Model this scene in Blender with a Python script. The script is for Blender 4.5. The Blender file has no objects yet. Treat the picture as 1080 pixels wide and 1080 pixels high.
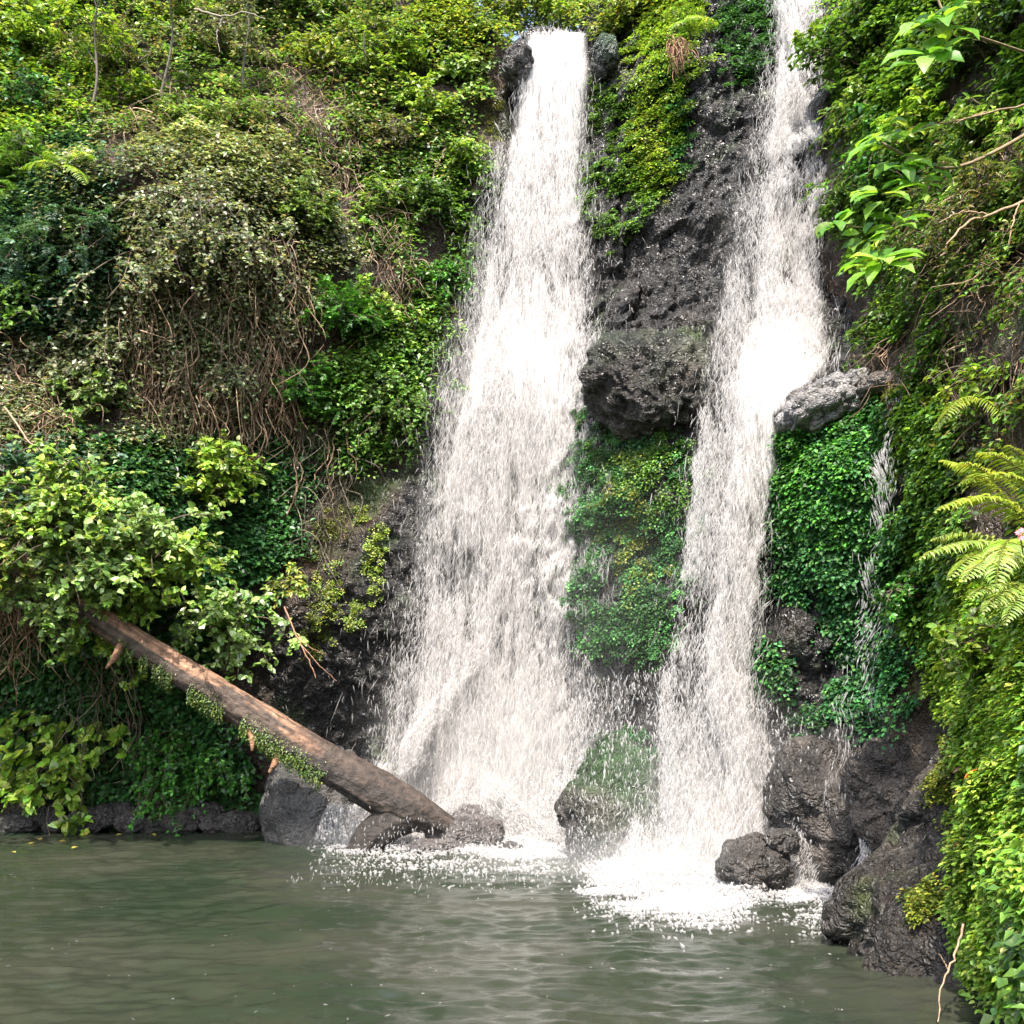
import bpy, bmesh, math
import numpy as np
from mathutils import Vector

rng = np.random.default_rng(11)
scene = bpy.context.scene
COL = scene.collection

# ------------------------------------------------------------------ camera
TILT = math.radians(12.0)
CAM_H = 1.5
FPX = 1037.0                       # focal length in pixels of a 1080 px picture
cam_d = bpy.data.cameras.new("camera")
cam_d.sensor_width = 36.0
cam_d.lens = 36.0 * FPX / 1080.0
cam_d.clip_start = 0.05
cam_d.clip_end = 500.0
cam = bpy.data.objects.new("camera", cam_d)
cam.location = (0, 0, CAM_H)
cam.rotation_euler = (math.radians(90) + TILT, 0, 0)
COL.objects.link(cam)
scene.camera = cam

# ------------------------------------------------------------------ light
SUN_DIR = Vector((-0.10, -0.62, 0.95)).normalized()       # towards the sun
world = bpy.data.worlds.new("World")
scene.world = world
world.use_nodes = True
wn = world.node_tree
sky = wn.nodes.new("ShaderNodeTexSky")
sky.sky_type = 'NISHITA'
sky.sun_disc = False
sky.sun_elevation = math.asin(SUN_DIR.z)
sky.sun_rotation = math.atan2(SUN_DIR.x, SUN_DIR.y)
sky.air_density = 1.0
sky.dust_density = 3.0
wn.links.new(sky.outputs[0], wn.nodes["Background"].inputs[0])
wn.nodes["Background"].inputs[1].default_value = 0.15

sun_d = bpy.data.lights.new("sun", 'SUN')
sun_d.energy = 2.7
sun_d.angle = math.radians(0.6)
sun_d.color = (1.0, 0.925, 0.84)
sun = bpy.data.objects.new("sun", sun_d)
sun.rotation_euler = SUN_DIR.to_track_quat('Z', 'Y').to_euler()
COL.objects.link(sun)

scene.view_settings.view_transform = 'Standard'
scene.view_settings.look = 'None'
scene.view_settings.exposure = 2.18
scene.view_settings.gamma = 1.0
scene.cycles.use_denoising = True
scene.cycles.max_bounces = 6
scene.cycles.diffuse_bounces = 3
scene.cycles.glossy_bounces = 2
scene.cycles.transmission_bounces = 3
scene.cycles.transparent_max_bounces = 64
scene.cycles.volume_bounces = 1
scene.cycles.caustics_reflective = False
scene.cycles.caustics_refractive = False

# ------------------------------------------------------------------ numeric helpers
def nrm(v):
    return v / np.maximum(np.linalg.norm(v, axis=-1, keepdims=True), 1e-9)

UP = np.array([0.0, 0.0, 1.0])

def rays(px, py):
    dx = (np.asarray(px, float) - 540) / FPX
    dv = (540 - np.asarray(py, float)) / FPX
    c, s = math.cos(TILT), math.sin(TILT)
    return np.stack([dx, c - dv * s, s + dv * c], -1)

def at(px, py, Y):
    d = rays(px, py)
    t = np.asarray(Y, float) / d[..., 1]
    p = d * t[..., None]
    p[..., 2] += CAM_H
    return p

def _hash(ix, iy, iz, k):
    h = (ix.astype(np.int64) * 374761393 + iy.astype(np.int64) * 668265263 + iz.astype(np.int64) * 1274126177 + k * 974634377) & 0xffffffff
    h = ((h ^ (h >> 13)) * 1274126177) & 0xffffffff
    h = (h ^ (h >> 16)) * 2246822519 & 0xffffffff
    return ((h ^ (h >> 15)) & 0xffffff) / float(0xffffff)

def vnoise(p, k=0):
    f = np.floor(p)
    u = p - f
    u = u * u * u * (u * (u * 6 - 15) + 10)
    i = f.astype(np.int64)
    out = 0
    for a in (0, 1):
        for b in (0, 1):
            for c in (0, 1):
                w = (u[..., 0] if a else 1 - u[..., 0]) * (u[..., 1] if b else 1 - u[..., 1]) * (u[..., 2] if c else 1 - u[..., 2])
                out = out + w * _hash(i[..., 0] + a, i[..., 1] + b, i[..., 2] + c, k)
    return out * 2 - 1

def fbm(p, octv=4, k=0, gain=0.5):
    a, s, tot = 1.0, 0.0, 0.0
    q = np.asarray(p, float)
    for o in range(octv):
        s = s + a * vnoise(q, k + o)
        tot += a
        a *= gain
        q = q * 2.03 + 11.7
    return s / tot

def worley(p, k=0):
    """distance to nearest feature point and the cell's random value"""
    f = np.floor(p)
    i = f.astype(np.int64)
    best = np.full(p.shape[:-1], 9.0)
    second = np.full(p.shape[:-1], 9.0)
    val = np.zeros(p.shape[:-1])
    for a in (-1, 0, 1):
        for b in (-1, 0, 1):
            for c in (-1, 0, 1):
                x, y, z = i[..., 0] + a, i[..., 1] + b, i[..., 2] + c
                q = np.stack([x + _hash(x, y, z, k), y + _hash(x, y, z, k + 1), z + _hash(x, y, z, k + 2)], -1)
                d = np.linalg.norm(q - p, axis=-1)
                m = d < best
                second = np.where(m, best, np.minimum(second, d))
                val = np.where(m, _hash(x, y, z, k + 3), val)
                best = np.where(m, d, best)
    return best, second, val

def in_poly(px, py, poly):
    poly = np.asarray(poly, float)
    r = np.zeros(px.shape, bool)
    j = len(poly) - 1
    for i in range(len(poly)):
        xi, yi = poly[i]
        xj, yj = poly[j]
        c = ((yi > py) != (yj > py)) & (px < (xj - xi) * (py - yi) / (yj - yi + 1e-12) + xi)
        r ^= c
        j = i
    return r

def poly_sample(poly, n):
    poly = np.asarray(poly, float)
    lo, hi = poly.min(0), poly.max(0)
    ox, oy = [], []
    c = 0
    while c < n:
        x = rng.uniform(lo[0], hi[0], n * 2)
        y = rng.uniform(lo[1], hi[1], n * 2)
        m = in_poly(x, y, poly)
        ox.append(x[m]); oy.append(y[m])
        c += m.sum()
    return np.concatenate(ox)[:n], np.concatenate(oy)[:n]

# ------------------------------------------------------------------ mesh helpers
class Bag:
    def __init__(self):
        self.v, self.f, self.t, self.n = [], {3: [], 4: []}, [], 0
    def add(self, v, faces, tint=None):
        v = np.asarray(v, float).reshape(-1, 3)
        for f in faces:
            f = np.asarray(f, np.int64)
            if f.size:
                self.f[f.shape[1]].append(f + self.n)
        if tint is None:
            tint = np.full((len(v), 3), 0.5)
        tint = np.broadcast_to(np.asarray(tint, float), (len(v), 3))
        self.v.append(v)
        self.t.append(tint)
        self.n += len(v)
    def mesh(self, name, mat, smooth=False):
        me = bpy.data.meshes.new(name)
        v = np.concatenate(self.v)
        t = np.concatenate(self.t)
        me.vertices.add(len(v))
        me.vertices.foreach_set("co", v.astype(np.float32).ravel())
        loops, starts, s = [], [], 0
        for k in (3, 4):
            if self.f[k]:
                a = np.concatenate(self.f[k])
                loops.append(a.ravel())
                starts.append(s + np.arange(len(a)) * k)
                s += a.size
        loops = np.concatenate(loops)
        starts = np.concatenate(starts)
        me.loops.add(len(loops))
        me.loops.foreach_set("vertex_index", loops.astype(np.int32))
        me.polygons.add(len(starts))
        me.polygons.foreach_set("loop_start", starts.astype(np.int32))
        at_ = me.attributes.new("tint", 'FLOAT_COLOR', 'POINT')
        at_.data.foreach_set("color", np.concatenate([t, np.ones((len(t), 1))], 1).astype(np.float32).ravel())
        me.update(calc_edges=True)
        if smooth:
            me.shade_smooth()
        me.materials.append(mat)
        return me
    def build(self, name, mat, parent=None, smooth=False):
        o = bpy.data.objects.new(name, self.mesh(name, mat, smooth))
        COL.objects.link(o)
        if parent is not None:
            o.parent = parent
            o.matrix_parent_inverse = parent.matrix_basis.inverted()
        return o

def tag(o, label=None, cat=None, group=None, kind=None):
    if label: o["label"] = label
    if cat: o["category"] = cat
    if group: o["group"] = group
    if kind: o["kind"] = kind
    return o

def thing(name, loc, label, cat, group=None):
    o = bpy.data.objects.new(name, None)
    o.location = [float(c) for c in loc]
    o.empty_display_size = 0.1
    COL.objects.link(o)
    return tag(o, label, cat, group)

def grid_faces(nu, nv):
    i = np.arange(nu * nv).reshape(nu, nv)
    return np.stack([i[:-1, :-1].ravel(), i[1:, :-1].ravel(), i[1:, 1:].ravel(), i[:-1, 1:].ravel()], 1)

def tubes(bag, pts, rad, sides=5, tint=(.5, .5, .5)):
    """pts (n,k,3), rad (n,k): n tubes at once"""
    pts = np.asarray(pts, float)
    if pts.ndim == 2: pts = pts[None]
    n, k, _ = pts.shape
    rad = np.broadcast_to(np.asarray(rad, float), (n, k))
    tan = nrm(np.gradient(pts, axis=1))
    ref = np.where(np.abs(tan[..., 2:3]) > .9, np.array([1.0, 0, 0]), UP)
    a = nrm(np.cross(tan, ref)); b = np.cross(tan, a)
    th = np.linspace(0, 2 * math.pi, sides, endpoint=False)
    ring = pts[:, :, None] + rad[..., None, None] * (a[:, :, None] * np.cos(th)[:, None] + b[:, :, None] * np.sin(th)[:, None])
    idx = np.arange(n * k * sides).reshape(n, k, sides)
    nx = np.roll(idx, -1, axis=2)
    f = np.stack([idx[:, :-1], nx[:, :-1], nx[:, 1:], idx[:, 1:]], -1).reshape(-1, 4)
    t = np.asarray(tint, float)
    if t.ndim == 2:
        t = np.repeat(t, k * sides, axis=0)
    fs = [f]
    if sides == 4:
        fs.append(idx[:, -1]); fs.append(idx[:, 0])
    elif sides == 3:
        fs.append(idx[:, -1]); fs.append(idx[:, 0])
    bag.add(ring, fs, t)

LEAF = {
    # along, across, lift ; faces
    'simple': (np.array([[0, 0, 0], [.45, .5, .10], [1, 0, -.10], [.45, -.5, .10]]), [np.array([[0, 3, 2], [0, 2, 1]])]),
    'ovate': (np.array([[0, 0, 0], [.28, .40, .07], [.62, .40, .05], [1, 0, -.16], [.28, -.40, .07], [.62, -.40, .05], [.28, 0, .0], [.62, 0, -.03]]),
              [np.array([[0, 6, 1], [7, 3, 2], [0, 4, 6], [7, 5, 3]]), np.array([[6, 7, 2, 1], [4, 5, 7, 6]])]),
    'heart': (np.array([[0, 0, 0], [-.10, .32, .03], [.22, .52, .05], [.58, .42, .03], [1, 0, -.14], [-.10, -.32, .03], [.22, -.52, .05], [.58, -.42, .03], [.25, 0, 0.0], [.6, 0, -.03]]),
              [np.array([[0, 8, 1], [8, 2, 1], [9, 4, 3], [0, 5, 8], [8, 5, 6], [9, 7, 4]]), np.array([[8, 9, 3, 2], [6, 7, 9, 8]])]),
    'lance': (np.array([[0, 0, 0], [.22, .34, .05], [.5, .5, .06], [.78, .36, .0], [1, 0, -.22], [.22, -.34, .05], [.5, -.5, .06], [.78, -.36, .0], [.22, 0, 0], [.5, 0, -.0], [.78, 0, -.07]]),
              [np.array([[0, 8, 1], [10, 4, 3], [0, 5, 8], [10, 7, 4]]), np.array([[8, 9, 2, 1], [9, 10, 3, 2], [5, 6, 9, 8], [6, 7, 10, 9]])]),
}

def leaves(bag, P, D, N, L, W, tint, shape='simple'):
    P = np.asarray(P, float); n = len(P)
    if n == 0: return
    N = nrm(N)
    D = nrm(D - N * np.sum(D * N, -1, keepdims=True))
    S = np.cross(N, D)
    T, fs = LEAF[shape]
    L = np.broadcast_to(np.asarray(L, float), (n,)); W = np.broadcast_to(np.asarray(W, float), (n,))
    v = (P[:, None] + D[:, None] * (T[None, :, 0:1] * L[:, None, None]) + S[:, None] * (T[None, :, 1:2] * W[:, None, None])
         + N[:, None] * (T[None, :, 2:3] * L[:, None, None]))
    m = len(T)
    off = (np.arange(n) * m)[:, None, None]
    bag.add(v, [(f[None] + off).reshape(-1, f.shape[1]) for f in fs], np.repeat(tint, m, axis=0))

def spindles(bag, P, D, L, W, tint=(1, 1, 1)):
    n = len(P)
    D = nrm(D)
    ref = nrm(rng.normal(size=(n, 3)))
    a = nrm(np.cross(D, ref)); b = np.cross(D, a)
    L = np.broadcast_to(L, (n,))[:, None]; W = np.broadcast_to(W, (n,))[:, None]
    m = P - D * L * .12
    c = [P - D * L * .5]
    for k in range(3):
        th = 2 * math.pi * k / 3
        c.append(m - D * L * .0 + (a * math.cos(th) + b * math.sin(th)) * W * .5)
    c.append(P + D * L * .5)
    v = np.stack(c, 1)
    f = np.array([[0, 2, 1], [0, 3, 2], [0, 1, 3], [4, 1, 2], [4, 2, 3], [4, 3, 1]])
    bag.add(v, [(f[None] + (np.arange(n) * 5)[:, None, None]).reshape(-1, 3)], tint)

# palettes: linear leaf colours
PAL = {
    'lime':   [(.20, .32, .032), (.15, .28, .026), (.25, .33, .05), (.10, .21, .022)],
    'yellow': [(.20, .27, .035), (.14, .23, .028), (.25, .26, .05), (.09, .17, .022)],
    'mid':    [(.085, .185, .025), (.06, .14, .02), (.12, .23, .032), (.045, .10, .018)],
    'vivid':  [(.055, .20, .022), (.040, .15, .020), (.09, .25, .03), (.03, .10, .018)],
    'deep':   [(.030, .105, .028), (.040, .13, .032), (.022, .075, .022), (.06, .15, .035)],
    'blue':   [(.030, .085, .042), (.045, .115, .055), (.022, .06, .032), (.06, .13, .06)],
    'grey':   [(.17, .215, .095), (.12, .17, .065), (.22, .25, .14), (.08, .12, .045), (.18, .16, .09)],
    'pale':   [(.18, .28, .065), (.14, .24, .045), (.22, .31, .10), (.09, .18, .03)],
    'olive':  [(.13, .18, .035), (.09, .15, .03), (.18, .20, .05), (.07, .12, .025), (.15, .12, .05)],
    'slope':  [(.13, .25, .035), (.085, .19, .028), (.15, .21, .075), (.055, .13, .022), (.16, .14, .07), (.11, .19, .06)],
    'dry':    [(.19, .13, .075), (.14, .09, .05), (.24, .17, .10), (.10, .065, .04)],
    'moss':   [(.16, .19, .018), (.10, .15, .018), (.21, .21, .025), (.06, .10, .015)],
    'mossy':  [(.09, .15, .02), (.06, .12, .018), (.14, .17, .025), (.04, .08, .015)],
    'wetmoss': [(.020, .085, .024), (.03, .11, .03), (.05, .13, .025), (.012, .05, .016)],
}

def pick(pal, n, jit=.18, w=None):
    a = np.array(PAL[pal])
    c = a[rng.integers(0, len(a), n)]
    return np.clip(c * np.exp(rng.normal(0, jit, (n, 1))) * np.exp(rng.normal(0, .06, (n, 3))), .002, .6)

# ------------------------------------------------------------------ materials
def new_mat(name):
    m = bpy.data.materials.new(name)
    m.use_nodes = True
    nt = m.node_tree
    for n in list(nt.nodes): nt.nodes.remove(n)
    out = nt.nodes.new("ShaderNodeOutputMaterial")
    return m, nt, out

def node(nt, typ, **kw):
    n = nt.nodes.new(typ)
    for k, v in kw.items():
        setattr(n, k, v)
    return n

def leaf_material(name, gloss=.42, spec=.5, trans=.35):
    m, nt, out = new_mat(name)
    L = nt.links.new
    a = node(nt, "ShaderNodeAttribute", attribute_name="tint")
    tc = node(nt, "ShaderNodeTexCoord")
    no = node(nt, "ShaderNodeTexNoise"); no.inputs["Scale"].default_value = 38.0; no.inputs["Detail"].default_value = 3
    L(tc.outputs["Object"], no.inputs["Vector"])
    mr = node(nt, "ShaderNodeMapRange"); mr.inputs[1].default_value = .3; mr.inputs[2].default_value = .7; mr.inputs[3].default_value = .7; mr.inputs[4].default_value = 1.3
    L(no.outputs[0], mr.inputs[0])
    mul = node(nt, "ShaderNodeVectorMath", operation='SCALE')
    L(a.outputs["Color"], mul.inputs[0]); L(mr.outputs[0], mul.inputs["Scale"])
    p = node(nt, "ShaderNodeBsdfPrincipled")
    L(mul.outputs[0], p.inputs["Base Color"])
    p.inputs["Roughness"].default_value = gloss
    p.inputs["Specular IOR Level"].default_value = spec
    t = node(nt, "ShaderNodeBsdfTranslucent")
    ty = node(nt, "ShaderNodeVectorMath", operation='MULTIPLY'); ty.inputs[1].default_value = (1.35, 1.25, .6)
    L(mul.outputs[0], ty.inputs[0]); L(ty.outputs[0], t.inputs["Color"])
    mx = node(nt, "ShaderNodeMixShader"); mx.inputs[0].default_value = trans
    L(p.outputs[0], mx.inputs[1]); L(t.outputs[0], mx.inputs[2]); L(mx.outputs[0], out.inputs[0])
    return m

def bark_material(name, rough=.75, bump=.3, scale=30.0, stretch=(1, 1, 1), spec=.3, bdist=.02, lo=.45, hi=1.5):
    """tint attribute broken up by two noises, with bump"""
    m, nt, out = new_mat(name)
    L = nt.links.new
    a = node(nt, "ShaderNodeAttribute", attribute_name="tint")
    tc = node(nt, "ShaderNodeTexCoord")
    mp = node(nt, "ShaderNodeMapping"); mp.inputs["Scale"].default_value = stretch
    L(tc.outputs["Object"], mp.inputs[0])
    n1 = node(nt, "ShaderNodeTexNoise"); n1.inputs["Scale"].default_value = scale; n1.inputs["Detail"].default_value = 6; n1.inputs["Roughness"].default_value = .65
    L(mp.outputs[0], n1.inputs["Vector"])
    mr = node(nt, "ShaderNodeMapRange"); mr.inputs[1].default_value = .25; mr.inputs[2].default_value = .75; mr.inputs[3].default_value = lo; mr.inputs[4].default_value = hi
    L(n1.outputs[0], mr.inputs[0])
    mul = node(nt, "ShaderNodeVectorMath", operation='SCALE')
    L(a.outputs["Color"], mul.inputs[0]); L(mr.outputs[0], mul.inputs["Scale"])
    p = node(nt, "ShaderNodeBsdfPrincipled")
    L(mul.outputs[0], p.inputs["Base Color"])
    p.inputs["Roughness"].default_value = rough
    p.inputs["Specular IOR Level"].default_value = spec
    b = node(nt, "ShaderNodeBump"); b.inputs["Strength"].default_value = bump; b.inputs["Distance"].default_value = bdist
    L(n1.outputs[0], b.inputs["Height"]); L(b.outputs[0], p.inputs["Normal"])
    L(p.outputs[0], out.inputs[0])
    return m

def rock_material(name, wet=.5, lump=19.0):
    m, nt, out = new_mat(name)
    L = nt.links.new
    a = node(nt, "ShaderNodeAttribute", attribute_name="tint")
    tc = node(nt, "ShaderNodeTexCoord")
    n1 = node(nt, "ShaderNodeTexNoise"); n1.inputs["Scale"].default_value = 3.0; n1.inputs["Detail"].default_value = 9; n1.inputs["Roughness"].default_value = .68
    L(tc.outputs["Object"], n1.inputs["Vector"])
    wv = node(nt, "ShaderNodeTexNoise"); wv.inputs["Scale"].default_value = 5.0; wv.inputs["Detail"].default_value = 3
    L(tc.outputs["Object"], wv.inputs["Vector"])
    ad = node(nt, "ShaderNodeMixRGB", blend_type='LINEAR_LIGHT'); ad.inputs[0].default_value = .12
    L(tc.outputs["Object"], ad.inputs[1]); L(wv.outputs["Color"], ad.inputs[2])
    vo = node(nt, "ShaderNodeTexVoronoi", feature='F1'); vo.inputs["Scale"].default_value = lump
    L(ad.outputs[0], vo.inputs["Vector"])
    v2 = node(nt, "ShaderNodeTexVoronoi", feature='F1'); v2.inputs["Scale"].default_value = lump * 2.7
    L(ad.outputs[0], v2.inputs["Vector"])
    mr = node(nt, "ShaderNodeMapRange"); mr.inputs[1].default_value = .3; mr.inputs[2].default_value = .72; mr.inputs[3].default_value = .40; mr.inputs[4].default_value = 1.7
    L(n1.outputs[0], mr.inputs[0])
    mul = node(nt, "ShaderNodeVectorMath", operation='SCALE')
    L(a.outputs["Color"], mul.inputs[0]); L(mr.outputs[0], mul.inputs["Scale"])
    p = node(nt, "ShaderNodeBsdfPrincipled")
    L(mul.outputs[0], p.inputs["Base Color"])
    r = node(nt, "ShaderNodeMapRange"); r.inputs[1].default_value = .35; r.inputs[2].default_value = .65; r.inputs[3].default_value = .50 - .36 * wet; r.inputs[4].default_value = .78 - .38 * wet
    L(wv.outputs[0], r.inputs[0]); L(r.outputs[0], p.inputs["Roughness"])
    p.inputs["Specular IOR Level"].default_value = .12 + .34 * wet
    h1 = node(nt, "ShaderNodeMath", operation='MULTIPLY_ADD'); h1.inputs[1].default_value = .5
    L(v2.outputs["Distance"], h1.inputs[0]); L(vo.outputs["Distance"], h1.inputs[2])
    h2 = node(nt, "ShaderNodeMath", operation='MULTIPLY_ADD'); h2.inputs[1].default_value = -1.6
    L(n1.outputs[0], h2.inputs[0]); L(h1.outputs[0], h2.inputs[2])
    b = node(nt, "ShaderNodeBump", invert=True); b.inputs["Strength"].default_value = .9; b.inputs["Distance"].default_value = .05
    L(h2.outputs[0], b.inputs["Height"]); L(b.outputs[0], p.inputs["Normal"])
    L(p.outputs[0], out.inputs[0])
    return m

def drop_material():
    m, nt, out = new_mat("white_water")
    d = node(nt, "ShaderNodeBsdfDiffuse"); d.inputs[0].default_value = (.68, .665, .65, 1)
    t = node(nt, "ShaderNodeBsdfTranslucent"); t.inputs[0].default_value = (.68, .665, .65, 1)
    mx = node(nt, "ShaderNodeMixShader"); mx.inputs[0].default_value = .45
    tr = node(nt, "ShaderNodeBsdfTransparent"); m2 = node(nt, "ShaderNodeMixShader"); m2.inputs[0].default_value = .34
    nt.links.new(d.outputs[0], mx.inputs[1]); nt.links.new(t.outputs[0], mx.inputs[2])
    nt.links.new(tr.outputs[0], m2.inputs[1]); nt.links.new(mx.outputs[0], m2.inputs[2]); nt.links.new(m2.outputs[0], out.inputs[0])
    return m

def sheet_material(name, fine=(34, 10, 2.6), broad=(6, 3, .7), gain=1.0):
    """falling water: white where aerated, clear between the strands; tint.r = how much water runs there, tint.g fades the rim"""
    m, nt, out = new_mat(name)
    L = nt.links.new
    a = node(nt, "ShaderNodeAttribute", attribute_name="tint")
    sp = node(nt, "ShaderNodeSeparateColor"); L(a.outputs["Color"], sp.inputs[0])
    tc = node(nt, "ShaderNodeTexCoord")
    def streak(scale, det, lo, hi):
        mp = node(nt, "ShaderNodeMapping"); mp.inputs["Scale"].default_value = scale
        L(tc.outputs["Object"], mp.inputs[0])
        n = node(nt, "ShaderNodeTexNoise"); n.inputs["Scale"].default_value = 1.0; n.inputs["Detail"].default_value = det; n.inputs["Roughness"].default_value = .6
        L(mp.outputs[0], n.inputs["Vector"])
        r = node(nt, "ShaderNodeMapRange"); r.inputs[1].default_value = lo; r.inputs[2].default_value = hi; r.inputs[3].default_value = -.5; r.inputs[4].default_value = .5
        L(n.outputs[0], r.inputs[0])
        return r, n
    r1, n1 = streak(fine, 4, .34, .66)
    r2, n2 = streak(broad, 4, .32, .68)
    s1 = node(nt, "ShaderNodeMath", operation='MULTIPLY_ADD'); s1.inputs[1].default_value = .75; L(r1.outputs[0], s1.inputs[0]); L(sp.outputs[0], s1.inputs[2])
    s2 = node(nt, "ShaderNodeMath", operation='MULTIPLY_ADD'); s2.inputs[1].default_value = .55; L(r2.outputs[0], s2.inputs[0]); L(s1.outputs[0], s2.inputs[2])
    ed = node(nt, "ShaderNodeMath", operation='MULTIPLY', use_clamp=True); L(s2.outputs[0], ed.inputs[0]); L(sp.outputs[1], ed.inputs[1])
    g = node(nt, "ShaderNodeMath", operation='MULTIPLY', use_clamp=True); g.inputs[1].default_value = gain; L(ed.outputs[0], g.inputs[0])
    d = node(nt, "ShaderNodeBsdfDiffuse"); d.inputs[0].default_value = (.67, .655, .64, 1)
    t = node(nt, "ShaderNodeBsdfTranslucent"); t.inputs[0].default_value = (.67, .655, .64, 1)
    mw = node(nt, "ShaderNodeMixShader"); mw.inputs[0].default_value = .45
    L(d.outputs[0], mw.inputs[1]); L(t.outputs[0], mw.inputs[2])
    tr = node(nt, "ShaderNodeBsdfTransparent")
    mx = node(nt, "ShaderNodeMixShader")
    L(g.outputs[0], mx.inputs[0]); L(tr.outputs[0], mx.inputs[1]); L(mw.outputs[0], mx.inputs[2]); L(mx.outputs[0], out.inputs[0])
    return m

def pool_material():
    m, nt, out = new_mat("murky_water")
    L = nt.links.new
    tc = node(nt, "ShaderNodeTexCoord")
    mp = node(nt, "ShaderNodeMapping"); mp.inputs["Scale"].default_value = (1.0, 1.9, 1.0)
    L(tc.outputs["Object"], mp.inputs[0])
    n1 = node(nt, "ShaderNodeTexNoise"); n1.inputs["Scale"].default_value = .55; n1.inputs["Detail"].default_value = 4
    L(tc.outputs["Object"], n1.inputs["Vector"])
    cr = node(nt, "ShaderNodeMixRGB"); cr.inputs[1].default_value = (.013, .020, .0115, 1); cr.inputs[2].default_value = (.027, .029, .020, 1)
    mr = node(nt, "ShaderNodeMapRange"); mr.inputs[1].default_value = .38; mr.inputs[2].default_value = .62
    L(n1.outputs[0], mr.inputs[0]); L(mr.outputs[0], cr.inputs[0])
    p = node(nt, "ShaderNodeBsdfPrincipled")
    L(cr.outputs[0], p.inputs["Base Color"])
    p.inputs["Roughness"].default_value = .05
    p.inputs["IOR"].default_value = 1.33
    n2 = node(nt, "ShaderNodeTexNoise"); n2.inputs["Scale"].default_value = 9.0; n2.inputs["Detail"].default_value = 5; n2.inputs["Roughness"].default_value = .6
    L(mp.outputs[0], n2.inputs["Vector"])
    b = node(nt, "ShaderNodeBump"); b.inputs["Strength"].default_value = .22; b.inputs["Distance"].default_value = .03
    L(n2.outputs[0], b.inputs["Height"]); L(b.outputs[0], p.inputs["Normal"])
    L(p.outputs[0], out.inputs[0])
    return m

def mist_material(name, dens):
    """fine spray, thick in the middle and thinning out to nothing"""
    m, nt, out = new_mat(name)
    L = nt.links.new
    tc = node(nt, "ShaderNodeTexCoord")
    ln = node(nt, "ShaderNodeVectorMath", operation='LENGTH'); L(tc.outputs["Object"], ln.inputs[0])
    mr = node(nt, "ShaderNodeMapRange", interpolation_type='SMOOTHSTEP'); mr.inputs[1].default_value = 1.0; mr.inputs[2].default_value = .1; mr.inputs[3].default_value = 0; mr.inputs[4].default_value = dens
    L(ln.outputs["Value"], mr.inputs[0])
    no = node(nt, "ShaderNodeTexNoise"); no.inputs["Scale"].default_value = 2.2; no.inputs["Detail"].default_value = 2
    L(tc.outputs["Object"], no.inputs["Vector"])
    mu = node(nt, "ShaderNodeMath", operation='MULTIPLY'); L(mr.outputs[0], mu.inputs[0]); L(no.outputs[0], mu.inputs[1])
    v = node(nt, "ShaderNodeVolumePrincipled")
    v.inputs["Color"].default_value = (1, .99, .97, 1)
    v.inputs["Anisotropy"].default_value = .1
    L(mu.outputs[0], v.inputs["Density"])
    L(v.outputs[0], out.inputs["Volume"])
    return m

M_LEAF = leaf_material("leaf")
M_GLOSSY = leaf_material("glossy_leaf", .3, .6, .3)
M_BIGLEAF = leaf_material("thin_big_leaf", .45, .4, .5)
M_WETLEAF = leaf_material("wet_leaf", .5, .3, .25)
M_STEM = bark_material("stem_bark")
M_BARK = bark_material("log_bark", .7, 1.0, 11.0, (1, 1, 1), bdist=.07, lo=.2, hi=1.8)
M_ROCK = rock_material("wet_rock", .85)
M_SOIL = rock_material("bank_soil", .1, 9.0)
M_DROP = drop_material()
M_POOL = pool_material()

# ------------------------------------------------------------------ terrain
def rbf(pts, vals, q, smooth=1e-3):
    def ker(a, b):
        r2 = ((a[:, None] - b[None]) ** 2).sum(-1)
        return .5 * r2 * np.log(r2 + 1e-12)
    n = len(pts)
    A = np.zeros((n + 3, n + 3))
    A[:n, :n] = ker(pts, pts) + np.eye(n) * smooth
    A[:n, n] = 1; A[:n, n + 1:] = pts
    A[n:, :n] = A[:n, n:].T
    w = np.linalg.solve(A, np.concatenate([vals, np.zeros(3)]))
    out = np.empty(len(q))
    for s in range(0, len(q), 20000):
        k = q[s:s + 20000]
        out[s:s + 20000] = ker(k, pts) @ w[:n] + w[n] + k @ w[n + 1:]
    return out

def bilin(grid, u, v):
    nu, nv = grid.shape
    u = np.clip(u, 0, nu - 1.001); v = np.clip(v, 0, nv - 1.001)
    i = u.astype(int); j = v.astype(int)
    a, b = u - i, v - j
    return (grid[i, j] * (1 - a) * (1 - b) + grid[i + 1, j] * a * (1 - b) + grid[i, j + 1] * (1 - a) * b + grid[i + 1, j + 1] * a * b)

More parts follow.
